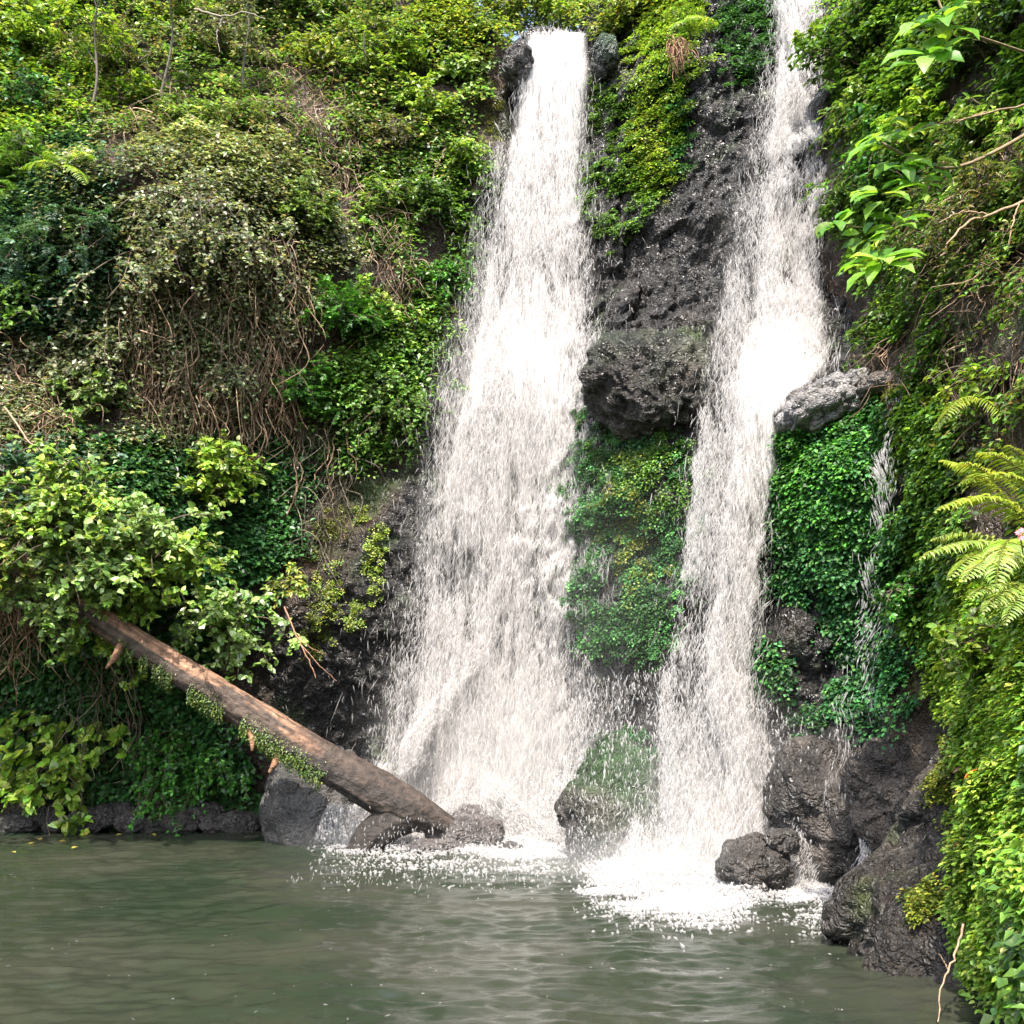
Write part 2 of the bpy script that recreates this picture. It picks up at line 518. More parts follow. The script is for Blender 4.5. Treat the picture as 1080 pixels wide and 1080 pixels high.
class Field:
    def __init__(self, u0, u1, v0, v1, step):
        self.u0, self.v0, self.step = u0, v0, step
        self.us = np.arange(u0, u1, step); self.vs = np.arange(v0, v1, step)
        self.ext = (u0, self.us[-1], v0, self.vs[-1])
    def fit(self, pts, vals, smooth=2e-3):
        cu = np.arange(self.us[0], self.us[-1] + .3, .2); cv = np.arange(self.vs[0], self.vs[-1] + .3, .2)
        g = np.stack(np.meshgrid(cu, cv, indexing='ij'), -1).reshape(-1, 2)
        c = rbf(pts, vals, g, smooth).reshape(len(cu), len(cv))
        U, V = np.meshgrid(self.us, self.vs, indexing='ij')
        self.g = bilin(c, (U - cu[0]) / .2, (V - cv[0]) / .2)
        # soften the kinks of the coarse grid
        for _ in range(3):
            self.g[1:-1] = (self.g[:-2] + 2 * self.g[1:-1] + self.g[2:]) / 4
            self.g[:, 1:-1] = (self.g[:, :-2] + 2 * self.g[:, 1:-1] + self.g[:, 2:]) / 4
        self.smooth = self.g.copy()
    def val(self, u, v, sm=False):
        return bilin(self.smooth if sm else self.g, (u - self.u0) / self.step, (v - self.v0) / self.step)
    def grad(self, u, v, e=.12):
        return ((self.val(u + e, v, True) - self.val(u - e, v, True)) / (2 * e), (self.val(u, v + e, True) - self.val(u, v - e, True)) / (2 * e))

# the back wall and the overgrown slope: Y as a function of (x, z)
CP = np.array([
    # slope on the left, from water to top
    (-330, 872, 14.0), (-330, 700, 12.6), (-330, 500, 11.2), (-330, 300, 11.6), (-330, 80, 12.8), (-330, -130, 14.2),
    (-140, 875, 14.6), (-140, 700, 13.2), (-140, 550, 11.6), (-140, 350, 12.2), (-140, 100, 13.4), (-140, -120, 15.2),
    (0, 872, 14.7), (0, 800, 14.4), (0, 700, 13.6), (0, 600, 12.1), (0, 500, 12.0), (0, 350, 12.6), (0, 200, 13.0), (0, 60, 13.9), (0, -100, 15.5),
    (130, 874, 14.7), (130, 780, 14.4), (130, 680, 13.6), (130, 560, 12.4), (130, 430, 12.9), (130, 300, 12.7), (130, 170, 12.7), (130, 110, 14.0), (130, -100, 16.2),
    (260, 876, 14.5), (260, 780, 14.2), (260, 660, 13.5), (260, 520, 13.5), (260, 400, 13.4), (260, 270, 12.9), (260, 170, 13.1), (260, 110, 14.3), (260, -100, 16.5),
    (350, 876, 14.2), (350, 780, 14.0), (350, 640, 13.5), (350, 500, 13.7), (350, 350, 13.6), (350, 200, 14.1), (350, 60, 15.1), (350, -100, 16.6),
    (430, 870, 14.0), (430, 700, 13.6), (430, 560, 13.6), (430, 430, 13.7), (430, 300, 14.0), (430, 150, 14.5), (430, 30, 15.2), (430, -100, 16.6),
    # left fall
    (500, 890, 13.6), (500, 700, 13.7), (500, 500, 13.8), (500, 400, 13.9), (490, 250, 14.4), (500, 100, 14.8), (500, 10, 15.3),
    (560, 890, 13.4), (560, 700, 13.6), (560, 480, 13.7), (560, 400, 13.8), (570, 300, 14.3), (580, 150, 14.8), (585, 50, 15.1),
    # between the falls
    (620, 900, 12.2), (620, 800, 12.6), (620, 650, 12.7), (620, 500, 12.8), (620, 300, 14.0), (640, 150, 14.4), (650, 50, 14.8),
    (690, 900, 11.8), (690, 780, 12.0), (690, 650, 12.1), (690, 500, 12.1), (690, 450, 12.2), (690, 380, 12.3), (690, 320, 13.0), (700, 200, 13.5), (700, 50, 14.0),
    # right fall
    (760, 930, 10.7), (760, 800, 11.3), (760, 600, 11.7), (760, 450, 11.9), (760, 350, 12.3), (770, 200, 12.9), (780, 60, 13.5), (790, -60, 14.0),
    (830, 940, 10.0), (830, 850, 10.2), (830, 700, 10.7), (830, 600, 10.8), (830, 470, 10.8), (830, 390, 11.9), (840, 250, 12.3), (850, 100, 12.9), (850, -60, 13.6),
    # leafy buttress and rocks right of it
    (890, 930, 9.5), (890, 850, 9.8), (890, 740, 10.4), (890, 620, 10.3), (890, 500, 10.2), (890, 430, 10.6), (890, 370, 11.6), (890, 250, 12.1), (890, 100, 12.6), (890, -60, 13.2),
    (950, 850, 9.6), (950, 700, 10.2), (950, 560, 10.0), (950, 440, 10.3), (950, 350, 11.2), (950, 200, 11.7), (950, 0, 12.5),
    (1040, 800, 9.6), (1040, 600, 9.8), (1040, 400, 10.4), (1040, 200, 11.2), (1040, 0, 12.2),
    (1160, 800, 9.2), (1160, 500, 9.4), (1160, 200, 10.8), (1160, -50, 11.8),
], float)
cpw = at(CP[:, 0], CP[:, 1], CP[:, 2])
cliff = Field(-12.5, 7.0, -0.5, 17.5, .03)
cliff.fit(cpw[:, [0, 2]], cpw[:, 1])
U, V = np.meshgrid(cliff.us, cliff.vs, indexing='ij')
P3 = np.stack([U, cliff.g, V], -1)
# crest: above the lips the ground runs back to a plateau
crest = np.interp(U, [-9, -4, -1.2, 0, .9, 2.2, 4.0, 7], [17, 16.5, 14.6, 13.0, 12.9, 15.5, 16.5, 16])
back = np.maximum(V - crest, 0)
rockish = np.clip((U + 3.9 - 1.6 * np.clip((V - 2.5) / 2, 0, 1) - .25 * np.maximum(V - 4, 0)) / .8 + .5 * fbm(P3 * .9, 3, 50), 0, 1)      # 0 on the soil slope, 1 on rock
big = fbm(P3 * np.array([.8, .8, .8]), 4, 3)
w1, w2, wv = worley(P3 * np.array([2.3, 2.3, 2.0]) + .35 * fbm(P3 * 2, 2, 9)[..., None], 20)
x1, x2, xv = worley(P3 * 8.0 + .3 * fbm(P3 * 5, 2, 19)[..., None], 30)
y1, y2, yv = worley(P3 * 15.0, 36)
rock_h = .035 * (yv - .5) + .05 * np.clip(y2 - y1, 0, .4) + .34 * big + .22 * (wv - .5) + .10 * np.clip(w2 - w1, 0, .5) + .085 * (xv - .5) + .09 * np.clip(x2 - x1, 0, .4) + .05 * fbm(P3 * 9, 3, 60)
soil_h = .45 * big + .10 * fbm(P3 * 4, 3, 70)
cliff.g = cliff.g - (rockish * rock_h + (1 - rockish) * soil_h)
cliff.g += back * 3.0
P3[..., 1] = cliff.g
patch = fbm(P3 * 1.7, 4, 80)
patch2 = fbm(P3 * 5.0, 3, 85)
rock_c = np.array([.0145, .0135, .0125]) * (1 + .5 * patch2[..., None])
tan_c = np.array([.040, .033, .027])
rock_c = rock_c + (tan_c - rock_c) * np.clip(patch * 1.6 - .30, 0, .7)[..., None]
soil_c = np.array([.040, .028, .018]) + np.clip(patch2, 0, 1)[..., None] * np.array([.06, .035, .018])
moss_m = np.clip(fbm(P3 * 1.3, 4, 95) * 2.2 - .35, 0, 1)[..., None] * .75
tint = soil_c + (rock_c - soil_c) * rockish[..., None]
tint = tint + (np.array([.035, .060, .016]) - tint) * moss_m
b = Bag(); b.add(P3, [grid_faces(len(cliff.us), len(cliff.vs))], tint.reshape(-1, 3))
tag(b.build("cliff", M_ROCK, None, True), kind="structure")

# the bank on the right: X as a function of (y, z)
BP = np.array([
    (908, 1022, 6.5), (900, 915, 7.0), (935, 850, 7.4), (985, 770, 7.9), (968, 690, 8.5), (958, 600, 8.9), (955, 500, 9.2), (958, 430, 9.4), (950, 330, 10.0), (935, 230, 10.6), (905, 100, 11.4), (885, 0, 12.0), (880, -80, 12.4),
    (960, 1028, 6.3), (960, 930, 6.6), (1000, 1045, 6.0), (1000, 950, 6.1), (1000, 850, 6.7), (1010, 700, 7.3), (1010, 550, 7.7), (1010, 430, 8.0), (1000, 250, 8.9), (990, 100, 9.7), (985, -60, 10.4),
    (1060, 1078, 5.2), (1060, 1000, 5.2), (1060, 900, 5.4), (1070, 750, 5.9), (1075, 600, 6.4), (1075, 450, 6.9), (1075, 300, 7.5), (1075, 150, 8.1), (1075, 0, 8.7), (1080, -100, 9.0),
    (1150, 1100, 4.4), (1150, 900, 4.5), (1150, 700, 5.0), (1150, 500, 5.6), (1150, 300, 6.2), (1150, 100, 6.8), (1150, -100, 7.4),
], float)
bw = at(BP[:, 0], BP[:, 1], BP[:, 2])
extra = np.array([  # x, y, z behind the silhouette and beside the camera
    (2.95, 8.2, .1), (3.3, 9.2, .3), (3.7, 10.2, .5), (3.4, 9.0, 1.3), (3.9, 10.3, 2.0), (4.0, 10.4, 3.5), (4.1, 10.6, 5.0), (4.2, 11.4, 6.5), (4.3, 12.0, 8.5), (4.6, 12.6, 11),
    (3.0, 3.0, 0), (3.0, 3.0, 2), (3.3, 3.0, 5), (3.0, 1.0, 0), (3.2, 1.0, 3), (4.0, 3.0, 9), (4.6, 7, 11), (4.0, 1.0, 9)])
bw[:, 0] += np.clip((2.6 - bw[:, 2]) / 1.2, 0, 1) * np.clip((bw[:, 1] - 5.0) / 1.2, 0, 1) * .15      # the rocks bulge out again below
bw = np.concatenate([bw, extra])
bank = Field(0.5, 12.6, -0.5, 12.5, .03)
bank.fit(bw[:, [1, 2]], bw[:, 0])
U, V = np.meshgrid(bank.us, bank.vs, indexing='ij')
P3 = np.stack([bank.g, U, V], -1)
low = np.clip((1.9 - V) / .8 + .6 * fbm(P3 * 1.2, 3, 140), 0, 1)
big = fbm(P3 * 1.1, 4, 103)
w1, w2, wv = worley(P3 * np.array([2.8, 2.8, 2.6]) + .35 * fbm(P3 * 2, 2, 109)[..., None], 120)
x1, x2, xv = worley(P3 * 8.5 + .3 * fbm(P3 * 5, 2, 119)[..., None], 130)
h = low * (.22 * big + .17 * (wv - .5) + .10 * np.clip(w2 - w1, 0, .5) + .05 * (xv - .5) + .05 * np.clip(x2 - x1, 0, .4) + .03 * fbm(P3 * 12, 3, 64)) + (1 - low) * (.25 * big + .08 * fbm(P3 * 5, 3, 170))
bank.g = bank.g - h + np.maximum(V - 11.0, 0) * 2
P3[..., 0] = bank.g
patch = fbm(P3 * 2.0, 4, 180); patch2 = fbm(P3 * 6.0, 3, 185)
rock_c = np.array([.021, .0175, .014]) * (1 + .5 * patch2[..., None])
rock_c = rock_c + (np.array([.085, .066, .05]) - rock_c) * np.clip(patch * 1.8 - .2, 0, .8)[..., None]
soil_c = np.array([.035, .024, .015]) + np.clip(patch2, 0, 1)[..., None] * np.array([.08, .045, .02])
tint = soil_c + (rock_c - soil_c) * low[..., None]
moss_m = np.clip(fbm(P3 * 2.0, 4, 195) * 2.2 - .4, 0, 1)[..., None] * .7
tint = tint + (np.array([.055, .075, .016]) - tint) * moss_m
b = Bag(); b.add(P3, [grid_faces(len(bank.us), len(bank.vs))], tint.reshape(-1, 3))
tag(b.build("riverbank", M_ROCK, None, True), kind="structure")

def hit(px, py, use_bank=True):
    """where the ray through a picture point meets the ground, with the ground's normal"""
    px = np.atleast_1d(np.asarray(px, float)); py = np.atleast_1d(np.asarray(py, float))
    outP, outN = [], []
    for s in range(0, len(px), 8000):
        d = rays(px[s:s + 8000], py[s:s + 8000])
        d = d / d[:, 1:2]
        ys = np.linspace(3.5, 22, 420)
        X = d[:, 0:1] * ys; Z = d[:, 2:3] * ys + CAM_H; Y = np.broadcast_to(ys, X.shape)
        inc = Y > cliff.val(X, Z)
        inb = (X > bank.val(Y, Z)) & (Y < 12.4) & (Z < 12.2) if use_bank else np.zeros_like(inc)
        ic = np.where(inc.any(1), inc.argmax(1), 419); ib = np.where(inb.any(1), inb.argmax(1), 500)
        i = np.minimum(ic, ib)
        isb = ib < ic
        i = np.clip(i, 1, 419)
        y = ys[i] - (ys[1] - ys[0]) * .5
        p = d * y[:, None]; p[:, 2] += CAM_H
        ga, gb = cliff.grad(p[:, 0], p[:, 2])
        nc = np.stack([ga, -np.ones_like(ga), gb], -1)
        ha, hb = bank.grad(p[:, 1], p[:, 2])
        nb = np.stack([-np.ones_like(ha), ha, hb], -1)
        outP.append(p); outN.append(nrm(np.where(isb[:, None], nb, nc)))
    return np.concatenate(outP), np.concatenate(outN)

# ------------------------------------------------------------------ water of the pool
WS = .028
gx = np.arange(-12.0, 7.5, WS); gy = np.arange(-3, 16, WS)
U, V = np.meshgrid(gx, gy, indexing='ij')
Q = np.stack([U, V, 0 * U], -1)
def impact(x, y):
    return np.exp(-(((x - 2.0) / 1.6) ** 2 + ((y - 10.0) / 1.3) ** 2)) + .8 * np.exp(-(((x + .4) / 1.8) ** 2 + ((y - 12.9) / 1.2) ** 2))
imp = impact(U, V)
hz = .022 * fbm(Q * np.array([.9, 2.0, 1]), 3, 200) + .022 * fbm(Q * np.array([2.2, 4.6, 1]), 3, 210) - .034 * np.abs(fbm(Q * np.array([1.8, 4.4, 1]) + .4 * fbm(Q * 1.1, 2, 214)[..., None], 3, 215)) - .022 * np.abs(fbm(Q * np.array([4.2, 9.5, 1]), 2, 217)) + .018 + imp * (.07 * fbm(Q * 3.0, 3, 220) + .03)
Q[..., 2] = hz
b = Bag(); b.add(Q, [grid_faces(len(gx), len(gy))], (.1, .1, .1))
tag(b.build("pool_water", M_POOL, None, True), kind="structure")
def pool_z(x, y):
    return bilin(hz, (x + 12.0) / WS, (y + 3) / WS)
# ------------------------------------------------------------------ the falls
def stream(rows, n, Wm, Lm, edge=.22, soft=.16, depth=.12, patchy=1.0, seed=0, clear=.05):
    """drops of falling water. rows: py, x of the left edge, x of the right edge, Y, amount"""
    R = np.array(rows, float)
    ys = np.linspace(R[0, 0], R[-1, 0], 400)
    wd = np.interp(ys, R[:, 0], R[:, 4]) * (np.interp(ys, R[:, 0], R[:, 2]) - np.interp(ys, R[:, 0], R[:, 1]))
    cdf = np.cumsum(wd); cdf /= cdf[-1]
    k = int(n * 2.6)
    py = np.interp(rng.random(k), cdf, ys)
    s = rng.uniform(-1, 1, k)
    wide = rng.random(k) < edge
    s = np.where(wide, rng.normal(0, 1, k) * (.62 + soft), s * (1 - .12 * rng.random(k)))
    xl = np.interp(py, R[:, 0], R[:, 1]); xr = np.interp(py, R[:, 0], R[:, 2])
    wz = np.stack([py / 26, 0 * py, 0 * py + seed], -1)
    xl = xl + 7 * fbm(wz, 3, 350); xr = xr + 7 * fbm(wz, 3, 360)
    px = (xl + xr) / 2 + s * (xr - xl) / 2
    Y = np.interp(py, R[:, 0], R[:, 3]) + rng.normal(0, depth, k)
    P = at(px, py, Y)
    q = P * np.array([5.5, 0, .9]); q[:, 1] = seed * 3.1
    d = fbm(q, 4, 300 + seed) * 1.5 + .5 * fbm(P * np.array([1.4, 0, 1.1]), 3, 310 + seed)
    keep = rng.random(k) < np.clip(.5 + patchy * d, .04, 1)
    keep &= rng.random(k) < np.clip(1.9 - np.abs(s), 0.05, 1)
    # direction of fall
    py2 = py + 6
    xl2 = np.interp(py2, R[:, 0], R[:, 1]); xr2 = np.interp(py2, R[:, 0], R[:, 2])
    P2 = at((xl2 + xr2) / 2 + s * (xr2 - xl2) / 2, py2, Y)
    D = nrm(P2 - P) + rng.normal(0, .07, (k, 3))
    idx = np.nonzero(keep)[0][:n]
    P, D, s = P[idx], D[idx], s[idx]
    lim = cliff.val(P[:, 0], P[:, 2]) - clear - .05 * rng.random(len(P))
    P[:, 1] = np.minimum(P[:, 1], lim)
    P = P[P[:, 2] > .02]; D = D[:len(P)]
    m = len(P)
    L = Lm * np.exp(rng.normal(0, .45, m)); W = Wm * np.exp(rng.normal(0, .35, m))
    bag = Bag(); spindles(bag, P, D, L, W)
    return bag

def sheet(rows, Yoff, seed, amt=1.0, nu=60, nv=200, over=1.15):
    R = np.array(rows, float)
    ys = np.linspace(R[0, 0], R[-1, 0], nv); s = np.linspace(-over, over, nu)
    S, PY = np.meshgrid(s, ys, indexing='ij')
    xl = np.interp(PY, R[:, 0], R[:, 1]); xr = np.interp(PY, R[:, 0], R[:, 2])
    wz = np.stack([PY / 26, 0 * PY, 0 * PY + seed], -1)
    xl = xl + 7 * fbm(wz, 3, 350); xr = xr + 7 * fbm(wz, 3, 360)
    P = at((xl + xr) / 2 + S * (xr - xl) / 2, PY, np.interp(PY, R[:, 0], R[:, 3]) + Yoff)
    P[..., 1] += .16 * fbm(P * np.array([1.6, .1, .5]), 3, 320 + seed)
    P[..., 1] = np.minimum(P[..., 1], cliff.val(P[..., 0], P[..., 2]) - .04)
    a = np.interp(PY, R[:, 0], R[:, 5]) * amt
    e = np.clip((1 - np.abs(S) / over) * 2.0 + .35 * fbm(P * np.array([3, .1, 1.0]), 3, 330 + seed), 0, 1)
    e = e * e * (3 - 2 * e)
    t = np.stack([a + .18 * fbm(P * np.array([2.2, .1, .45]), 3, 340 + seed), e, 0 * e], -1)
    bag = Bag(); bag.add(P, [grid_faces(nu, nv)], t.reshape(-1, 3))
    return bag

M_SHEET = sheet_material("falling_water")
M_THIN = sheet_material("thin_falling_water", (40, 12, 3.4), (7, 3, .9), .6)
def sheets(rows, t, seed, n=5, amt=1.0, back=.2, mat=None):
    """several curtains of water one behind the other"""
    for k in range(n):
        sheet(rows, back - .09 * k, seed + k, amt).build("water_sheet", mat or M_SHEET, t, True)

LF = [(36, 560, 617, 14.75, 1.5, .66), (60, 556, 616, 14.6, 1.5, .60), (110, 548, 614, 14.5, 1.2, .36), (200, 530, 611, 14.2, .85, .02), (290, 515, 609, 13.9, .75, -.08), (340, 505, 610, 13.7, 1.1, .18),
      (385, 497, 611, 13.45, 1.5, .55), (430, 488, 611, 13.35, 1.2, .36), (500, 470, 607, 13.3, .75, .02), (600, 455, 602, 13.25, .5, -.2), (700, 444, 600, 13.2, .45, -.27), (800, 432, 600, 13.15, .6, -.18), (850, 424, 602, 13.1, 1.3, .3), (895, 400, 608, 13.05, 2.0, .62)]
t = thing("waterfall", at(520, 885, 12.9), "broad white waterfall plunging over the dark lip and fanning out behind the fallen log", "waterfall", "waterfalls")
sheets(LF, t, 1)
tag(stream(LF, 98000, .0115, .16, seed=1, patchy=1.1).build("spray_drop", M_DROP, t), kind="stuff")
# water thrown aside by the rocks at the foot
JET = [(670, 500, 520, 13.05, .1, .6), (720, 470, 492, 12.95, .8, .6), (765, 438, 464, 12.85, 1.3, .6), (818, 398, 430, 12.75, 1.6, .5)]
JET2 = [(800, 490, 515, 12.9, .8, .6), (835, 474, 540, 12.8, 1.6, .7), (885, 440, 600, 12.7, 2.4, .8)]
g = stream(JET, 9000, .009, .07, seed=4, depth=.16, edge=.6, soft=.5)
tag(g.build("spray_jet", M_DROP, t), kind="stuff")
tag(stream(JET2, 22000, .013, .05, seed=5, depth=.15).build("spray_jet", M_DROP, t), kind="stuff")
# thin veil and stray drops on both sides
VEIL = [(150, 515, 622, 14.1, .5, 0), (350, 478, 632, 13.5, .9, 0), (500, 445, 632, 13.3, 1, 0), (700, 415, 634, 13.2, 1.2, 0), (890, 380, 650, 13.0, 1.4, 0)]
sheets([r[:5] + (v,) for r, v in zip(VEIL, (0, .06, .10, .14, .3))], t, 11, 2, 1, .1, M_THIN)
tag(stream(VEIL, 30000, .0085, .085, seed=6, depth=.25, patchy=.7).build("stray_drop", M_DROP, t), kind="stuff")

RF = [(-70, 826, 862, 13.4, 1.4, .6), (0, 824, 862, 13.1, 1.2, .40), (60, 820, 860, 12.9, .9, .10), (150, 812, 860, 12.6, .7, -.08), (250, 803, 861, 12.2, .6, -.12), (330, 792, 863, 11.8, .8, .04), (385, 782, 866, 11.3, 1.3, .52),
      (415, 780, 842, 11.0, 1.4, .6), (440, 778, 815, 10.9, 1.5, .62), (490, 772, 812, 10.85, 1.2, .30), (560, 762, 804, 10.75, .65, -.04), (650, 752, 794, 10.6, .42, -.22), (750, 746, 788, 10.4, .42, -.26), (830, 742, 790, 10.25, .6, -.12), (890, 728, 806, 10.1, 1.5, .36), (925, 706, 814, 10.0, 1.7, .6)]
t = thing("waterfall", at(770, 920, 10.1), "narrow white waterfall pouring past the ledge rock and into the pool beside the round boulder", "waterfall", "waterfalls")
sheets(RF, t, 21)
tag(stream(RF, 76000, .0105, .14, seed=7, patchy=1.1).build("spray_drop", M_DROP, t), kind="stuff")
VEIL2 = [(40, 806, 864, 12.9, .25, -.2), (160, 785, 864, 12.4, .4, -.12), (300, 762, 866, 11.9, .5, -.05), (420, 738, 858, 11.2, .7, .04), (560, 722, 815, 11.0, .8, .0), (700, 702, 806, 10.8, .7, -.06), (830, 678, 816, 10.5, .8, -.06), (920, 640, 845, 10.1, 1.3, .2)]
tag(stream(VEIL2, 36000, .0085, .085, seed=9, depth=.22, patchy=1.0, edge=.1).build("stray_drop", M_DROP, t), kind="stuff")
sheets(VEIL2, t, 31, 2, 1, .3, M_THIN)

TR = [(415, 938, 948, 9.5, 2.4, .6), (450, 930, 948, 9.2, 2.4, .6), (500, 926, 950, 9.1, 1.9, .4), (550, 924, 958, 9.1, .8, .1), (620, 908, 955, 9.1, .22, .1), (740, 880, 955, 9.1, .14, .1), (860, 860, 950, 9.0, .05, .1)]
t = thing("waterfall", at(935, 700, 9.4), "thin trickle of separate drops dripping down over the dark leafy buttress", "waterfall", "waterfalls")
tag(stream(TR, 1500, .009, .07, seed=12, depth=.12, patchy=1.2).build("spray_drop", M_DROP, t), kind="stuff")
# run-off over the low rocks
RUN = [(868, 915, 935, 8.9, 1, .5), (905, 905, 922, 8.8, 1, .5), (945, 880, 912, 8.7, 1.2, .5)]
RUN2 = [(800, 838, 856, 9.7, .8, .4), (860, 834, 852, 9.5, 1, .4), (940, 826, 860, 9.2, 1, .4)]

# ------------------------------------------------------------------ foam, splashes and mist
def foam_patch(name, poly, n, hgt, W, L, seed):
    px, py = poly_sample(poly, n)
    px = px + rng.normal(0, 14, n); py = py + rng.normal(0, 4.5, n) + np.abs(rng.normal(0, 5, n)) * np.where(rng.random(n) < .12, 3.0, .7)
    d = rays(px, py); tt = -CAM_H / d[:, 2]
    P = d * tt[:, None]; P[:, 2] = 0
    a = fbm(P * np.array([1.8, 3.4, 0]), 4, 400 + seed)
    k = rng.random(n) < np.clip(.55 + 1.5 * a, .03, 1)
    P = P[k]
    P[:, 2] = pool_z(P[:, 0], P[:, 1]) + .012 + np.abs(rng.normal(0, 1, len(P))) * hgt * np.clip(impact(P[:, 0], P[:, 1]), .08, 1)
    D = rng.normal(0, 1, (len(P), 3)) * np.array([1, 1, .7 if hgt > .005 else .02])
    bag = Bag(); spindles(bag, P, D, L * np.exp(rng.normal(0, .4, len(P))), W * np.exp(rng.normal(0, .4, len(P))))
    return tag(bag.build(name, M_DROP), kind="stuff")

foam_patch("foam", [(625, 932), (645, 912), (720, 893), (790, 885), (815, 900), (770, 925), (800, 945), (740, 957), (670, 950), (640, 944)], 90000, .06, .022, .035, 1)
foam_patch("foam", [(345, 890), (385, 885), (430, 880), (520, 872), (600, 878), (606, 890), (560, 898), (470, 893), (390, 892)], 60000, .08, .024, .038, 2)
foam_patch("foam", [(835, 930), (850, 935), (900, 950), (895, 958), (850, 956), (830, 945)], 9000, .02, .018, .028, 3)
# foam flecks, and sun glints put in as white specks, over the pool
foam_patch("foam", [(-60, 900), (420, 905), (700, 960), (900, 965), (880, 1010), (950, 1078), (300, 1085), (-60, 1085)], 220, .002, .005, .022, 5)

def drops_over(poly, Y, n, W, L, name):
    px, py = poly_sample(poly, n)
    P = at(px, py, Y + rng.normal(0, .35, n))
    P[:, 1] = np.minimum(P[:, 1], cliff.val(P[:, 0], P[:, 2]) - .15)
    P = P[P[:, 2] > .02]
    D = np.array([0, 0, -1.0]) + rng.normal(0, .25, (len(P), 3))
    bag = Bag(); spindles(bag, P, D, L * np.exp(rng.normal(0, .4, len(P))), W * np.exp(rng.normal(0, .4, len(P))))
    return tag(bag.build(name, M_DROP), kind="stuff")
drops_over([(600, 720), (720, 700), (860, 760), (900, 930), (600, 900)], 9.9, 2600, .012, .05, "spray")
drops_over([(400, 860), (900, 900), (880, 990), (560, 985), (300, 930)], 9.6, 2200, .010, .028, "spray")
drops_over([(345, 848), (400, 850), (382, 886), (330, 886)], 12.9, 5000, .016, .04, "spray")
drops_over([(560, 820), (640, 800), (640, 900), (560, 900)], 12.0, 1500, .014, .04, "spray")

# mist: closed bodies of fine spray hanging at the foot of the falls
def mist(name, c, r, dens):
    bm = bmesh.new(); bmesh.ops.create_icosphere(bm, subdivisions=4, radius=1)
    me = bpy.data.meshes.new(name); bm.to_mesh(me); bm.free()
    me.shade_smooth()
    me.materials.append(mist_material(name, dens))
    o = bpy.data.objects.new(name, me); o.location = [float(a) for a in c]; o.scale = r; COL.objects.link(o)
    return tag(o, kind="stuff")
mist("mist", at(520, 800, 13.0), (2.2, .8, 2.0), .45)
mist("mist", at(540, 880, 12.9), (2.2, .65, .7), .9)
mist("mist", at(755, 830, 10.1), (1.4, .8, 1.5), .35)
mist("mist", at(745, 920, 9.6), (1.7, .8, .55), .8)
mist("mist", at(640, 640, 11.9), (2.4, 1.2, 2.6), .05)
mist("mist", at(545, 820, 12.6), (1.25, .7, 1.7), .5)
mist("mist", at(545, 500, 13.0), (1.7, .6, 4.2), .14)
mist("mist", at(800, 380, 11.3), (1.0, .5, 3.6), .14)
mist("mist", at(690, 915, 10.3), (2.6, 1.1, .55), .5)
mist("mist", at(400, 885, 12.3), (1.5, .6, .4), .5)

# ------------------------------------------------------------------ rocks
def boulder(name, c, r, label, seed, tint=(.040, .036, .032), moss=0.0, rough=1.0, rot=0.0, sub=6, flat=.0, cat="boulder", group=None, mat=None, tan=0.3):
    bm = bmesh.new(); bmesh.ops.create_icosphere(bm, subdivisions=sub, radius=1)
    bm.verts.ensure_lookup_table()
    v = np.array([x.co[:] for x in bm.verts]); f = np.array([[x.index for x in p.verts] for p in bm.faces]); bm.free()
    sc = np.array(r)
    p = v * sc + seed * 7.3
    m = float(np.mean(sc))
    w1, w2, wv = worley(p / m * 1.5, 600 + seed)
    x1, x2, xv = worley(p * 8.0, 620 + seed)
    h = .22 * fbm(v * 1.3 + seed, 3, 640) + .16 * (wv - .5) + .12 * np.clip(w2 - w1, 0, .5)
    h2 = rough * (.035 * (xv - .5) + .03 * np.clip(x2 - x1, 0, .4) + .03 * fbm(p * 5, 4, 660))
    w = v * (1 + h[:, None]) * sc + v * h2[:, None]
    cs, sn = math.cos(rot), math.sin(rot)
    w = np.stack([w[:, 0] * cs + w[:, 2] * sn, w[:, 1], -w[:, 0] * sn + w[:, 2] * cs], -1)
    col = np.array(tint) * (1 + .5 * fbm(p * 4, 3, 670)[:, None])
    col = col + (np.array([.15, .125, .105]) - col) * (tan * np.clip(fbm(p * 2.2, 3, 675) * 2, 0, 1))[:, None]
    if moss:
        mm = np.clip(moss * (.6 * v[:, 2] + .6 + 1.4 * fbm(p * 2.5, 4, 680)), 0, 1)[:, None]
        col = col + (np.array([.018, .048, .012]) - col) * mm
    bag = Bag(); bag.add(w + np.asarray(c), [f], np.clip(col, .004, 1))
    o = bag.build(name, mat or M_ROCK, None, True)
    return tag(o, label, cat, group)

boulder("boulder", at(794, 914, 9.2), (.30, .30, .245), "big round wet black boulder at the foot of the narrow fall", 1, tan=.1)
boulder("boulder", at(824, 886, 9.1), (.135, .13, .09), "small black stone perched above the big round boulder", 2, tan=.05, sub=5)
boulder("boulder", at(492, 882, 12.3), (.42, .32, .24), "low wet grey boulder in the foam just beyond the end of the log", 3, tint=(.09, .08, .075))
boulder("boulder", at(462, 894, 12.0), (.34, .25, .10), "flat pale rock awash beneath the forked end of the log", 4, tint=(.10, .09, .085))
boulder("boulder", at(537, 898, 12.0), (.16, .14, .10), "small dark stone in the pool in front of the broad fall", 5, sub=5, tan=.1)
boulder("boulder", at(497, 860, 12.6), (.20, .18, .12), "rounded pale stone topping the wet rocks at the end of the log", 6, tint=(.10, .09, .085), sub=5)
boulder("boulder", at(655, 862, 11.3), (.66, .55, .80), "tall mossy boulder standing in the pool between the two falls", 7, moss=.55, tan=.35)
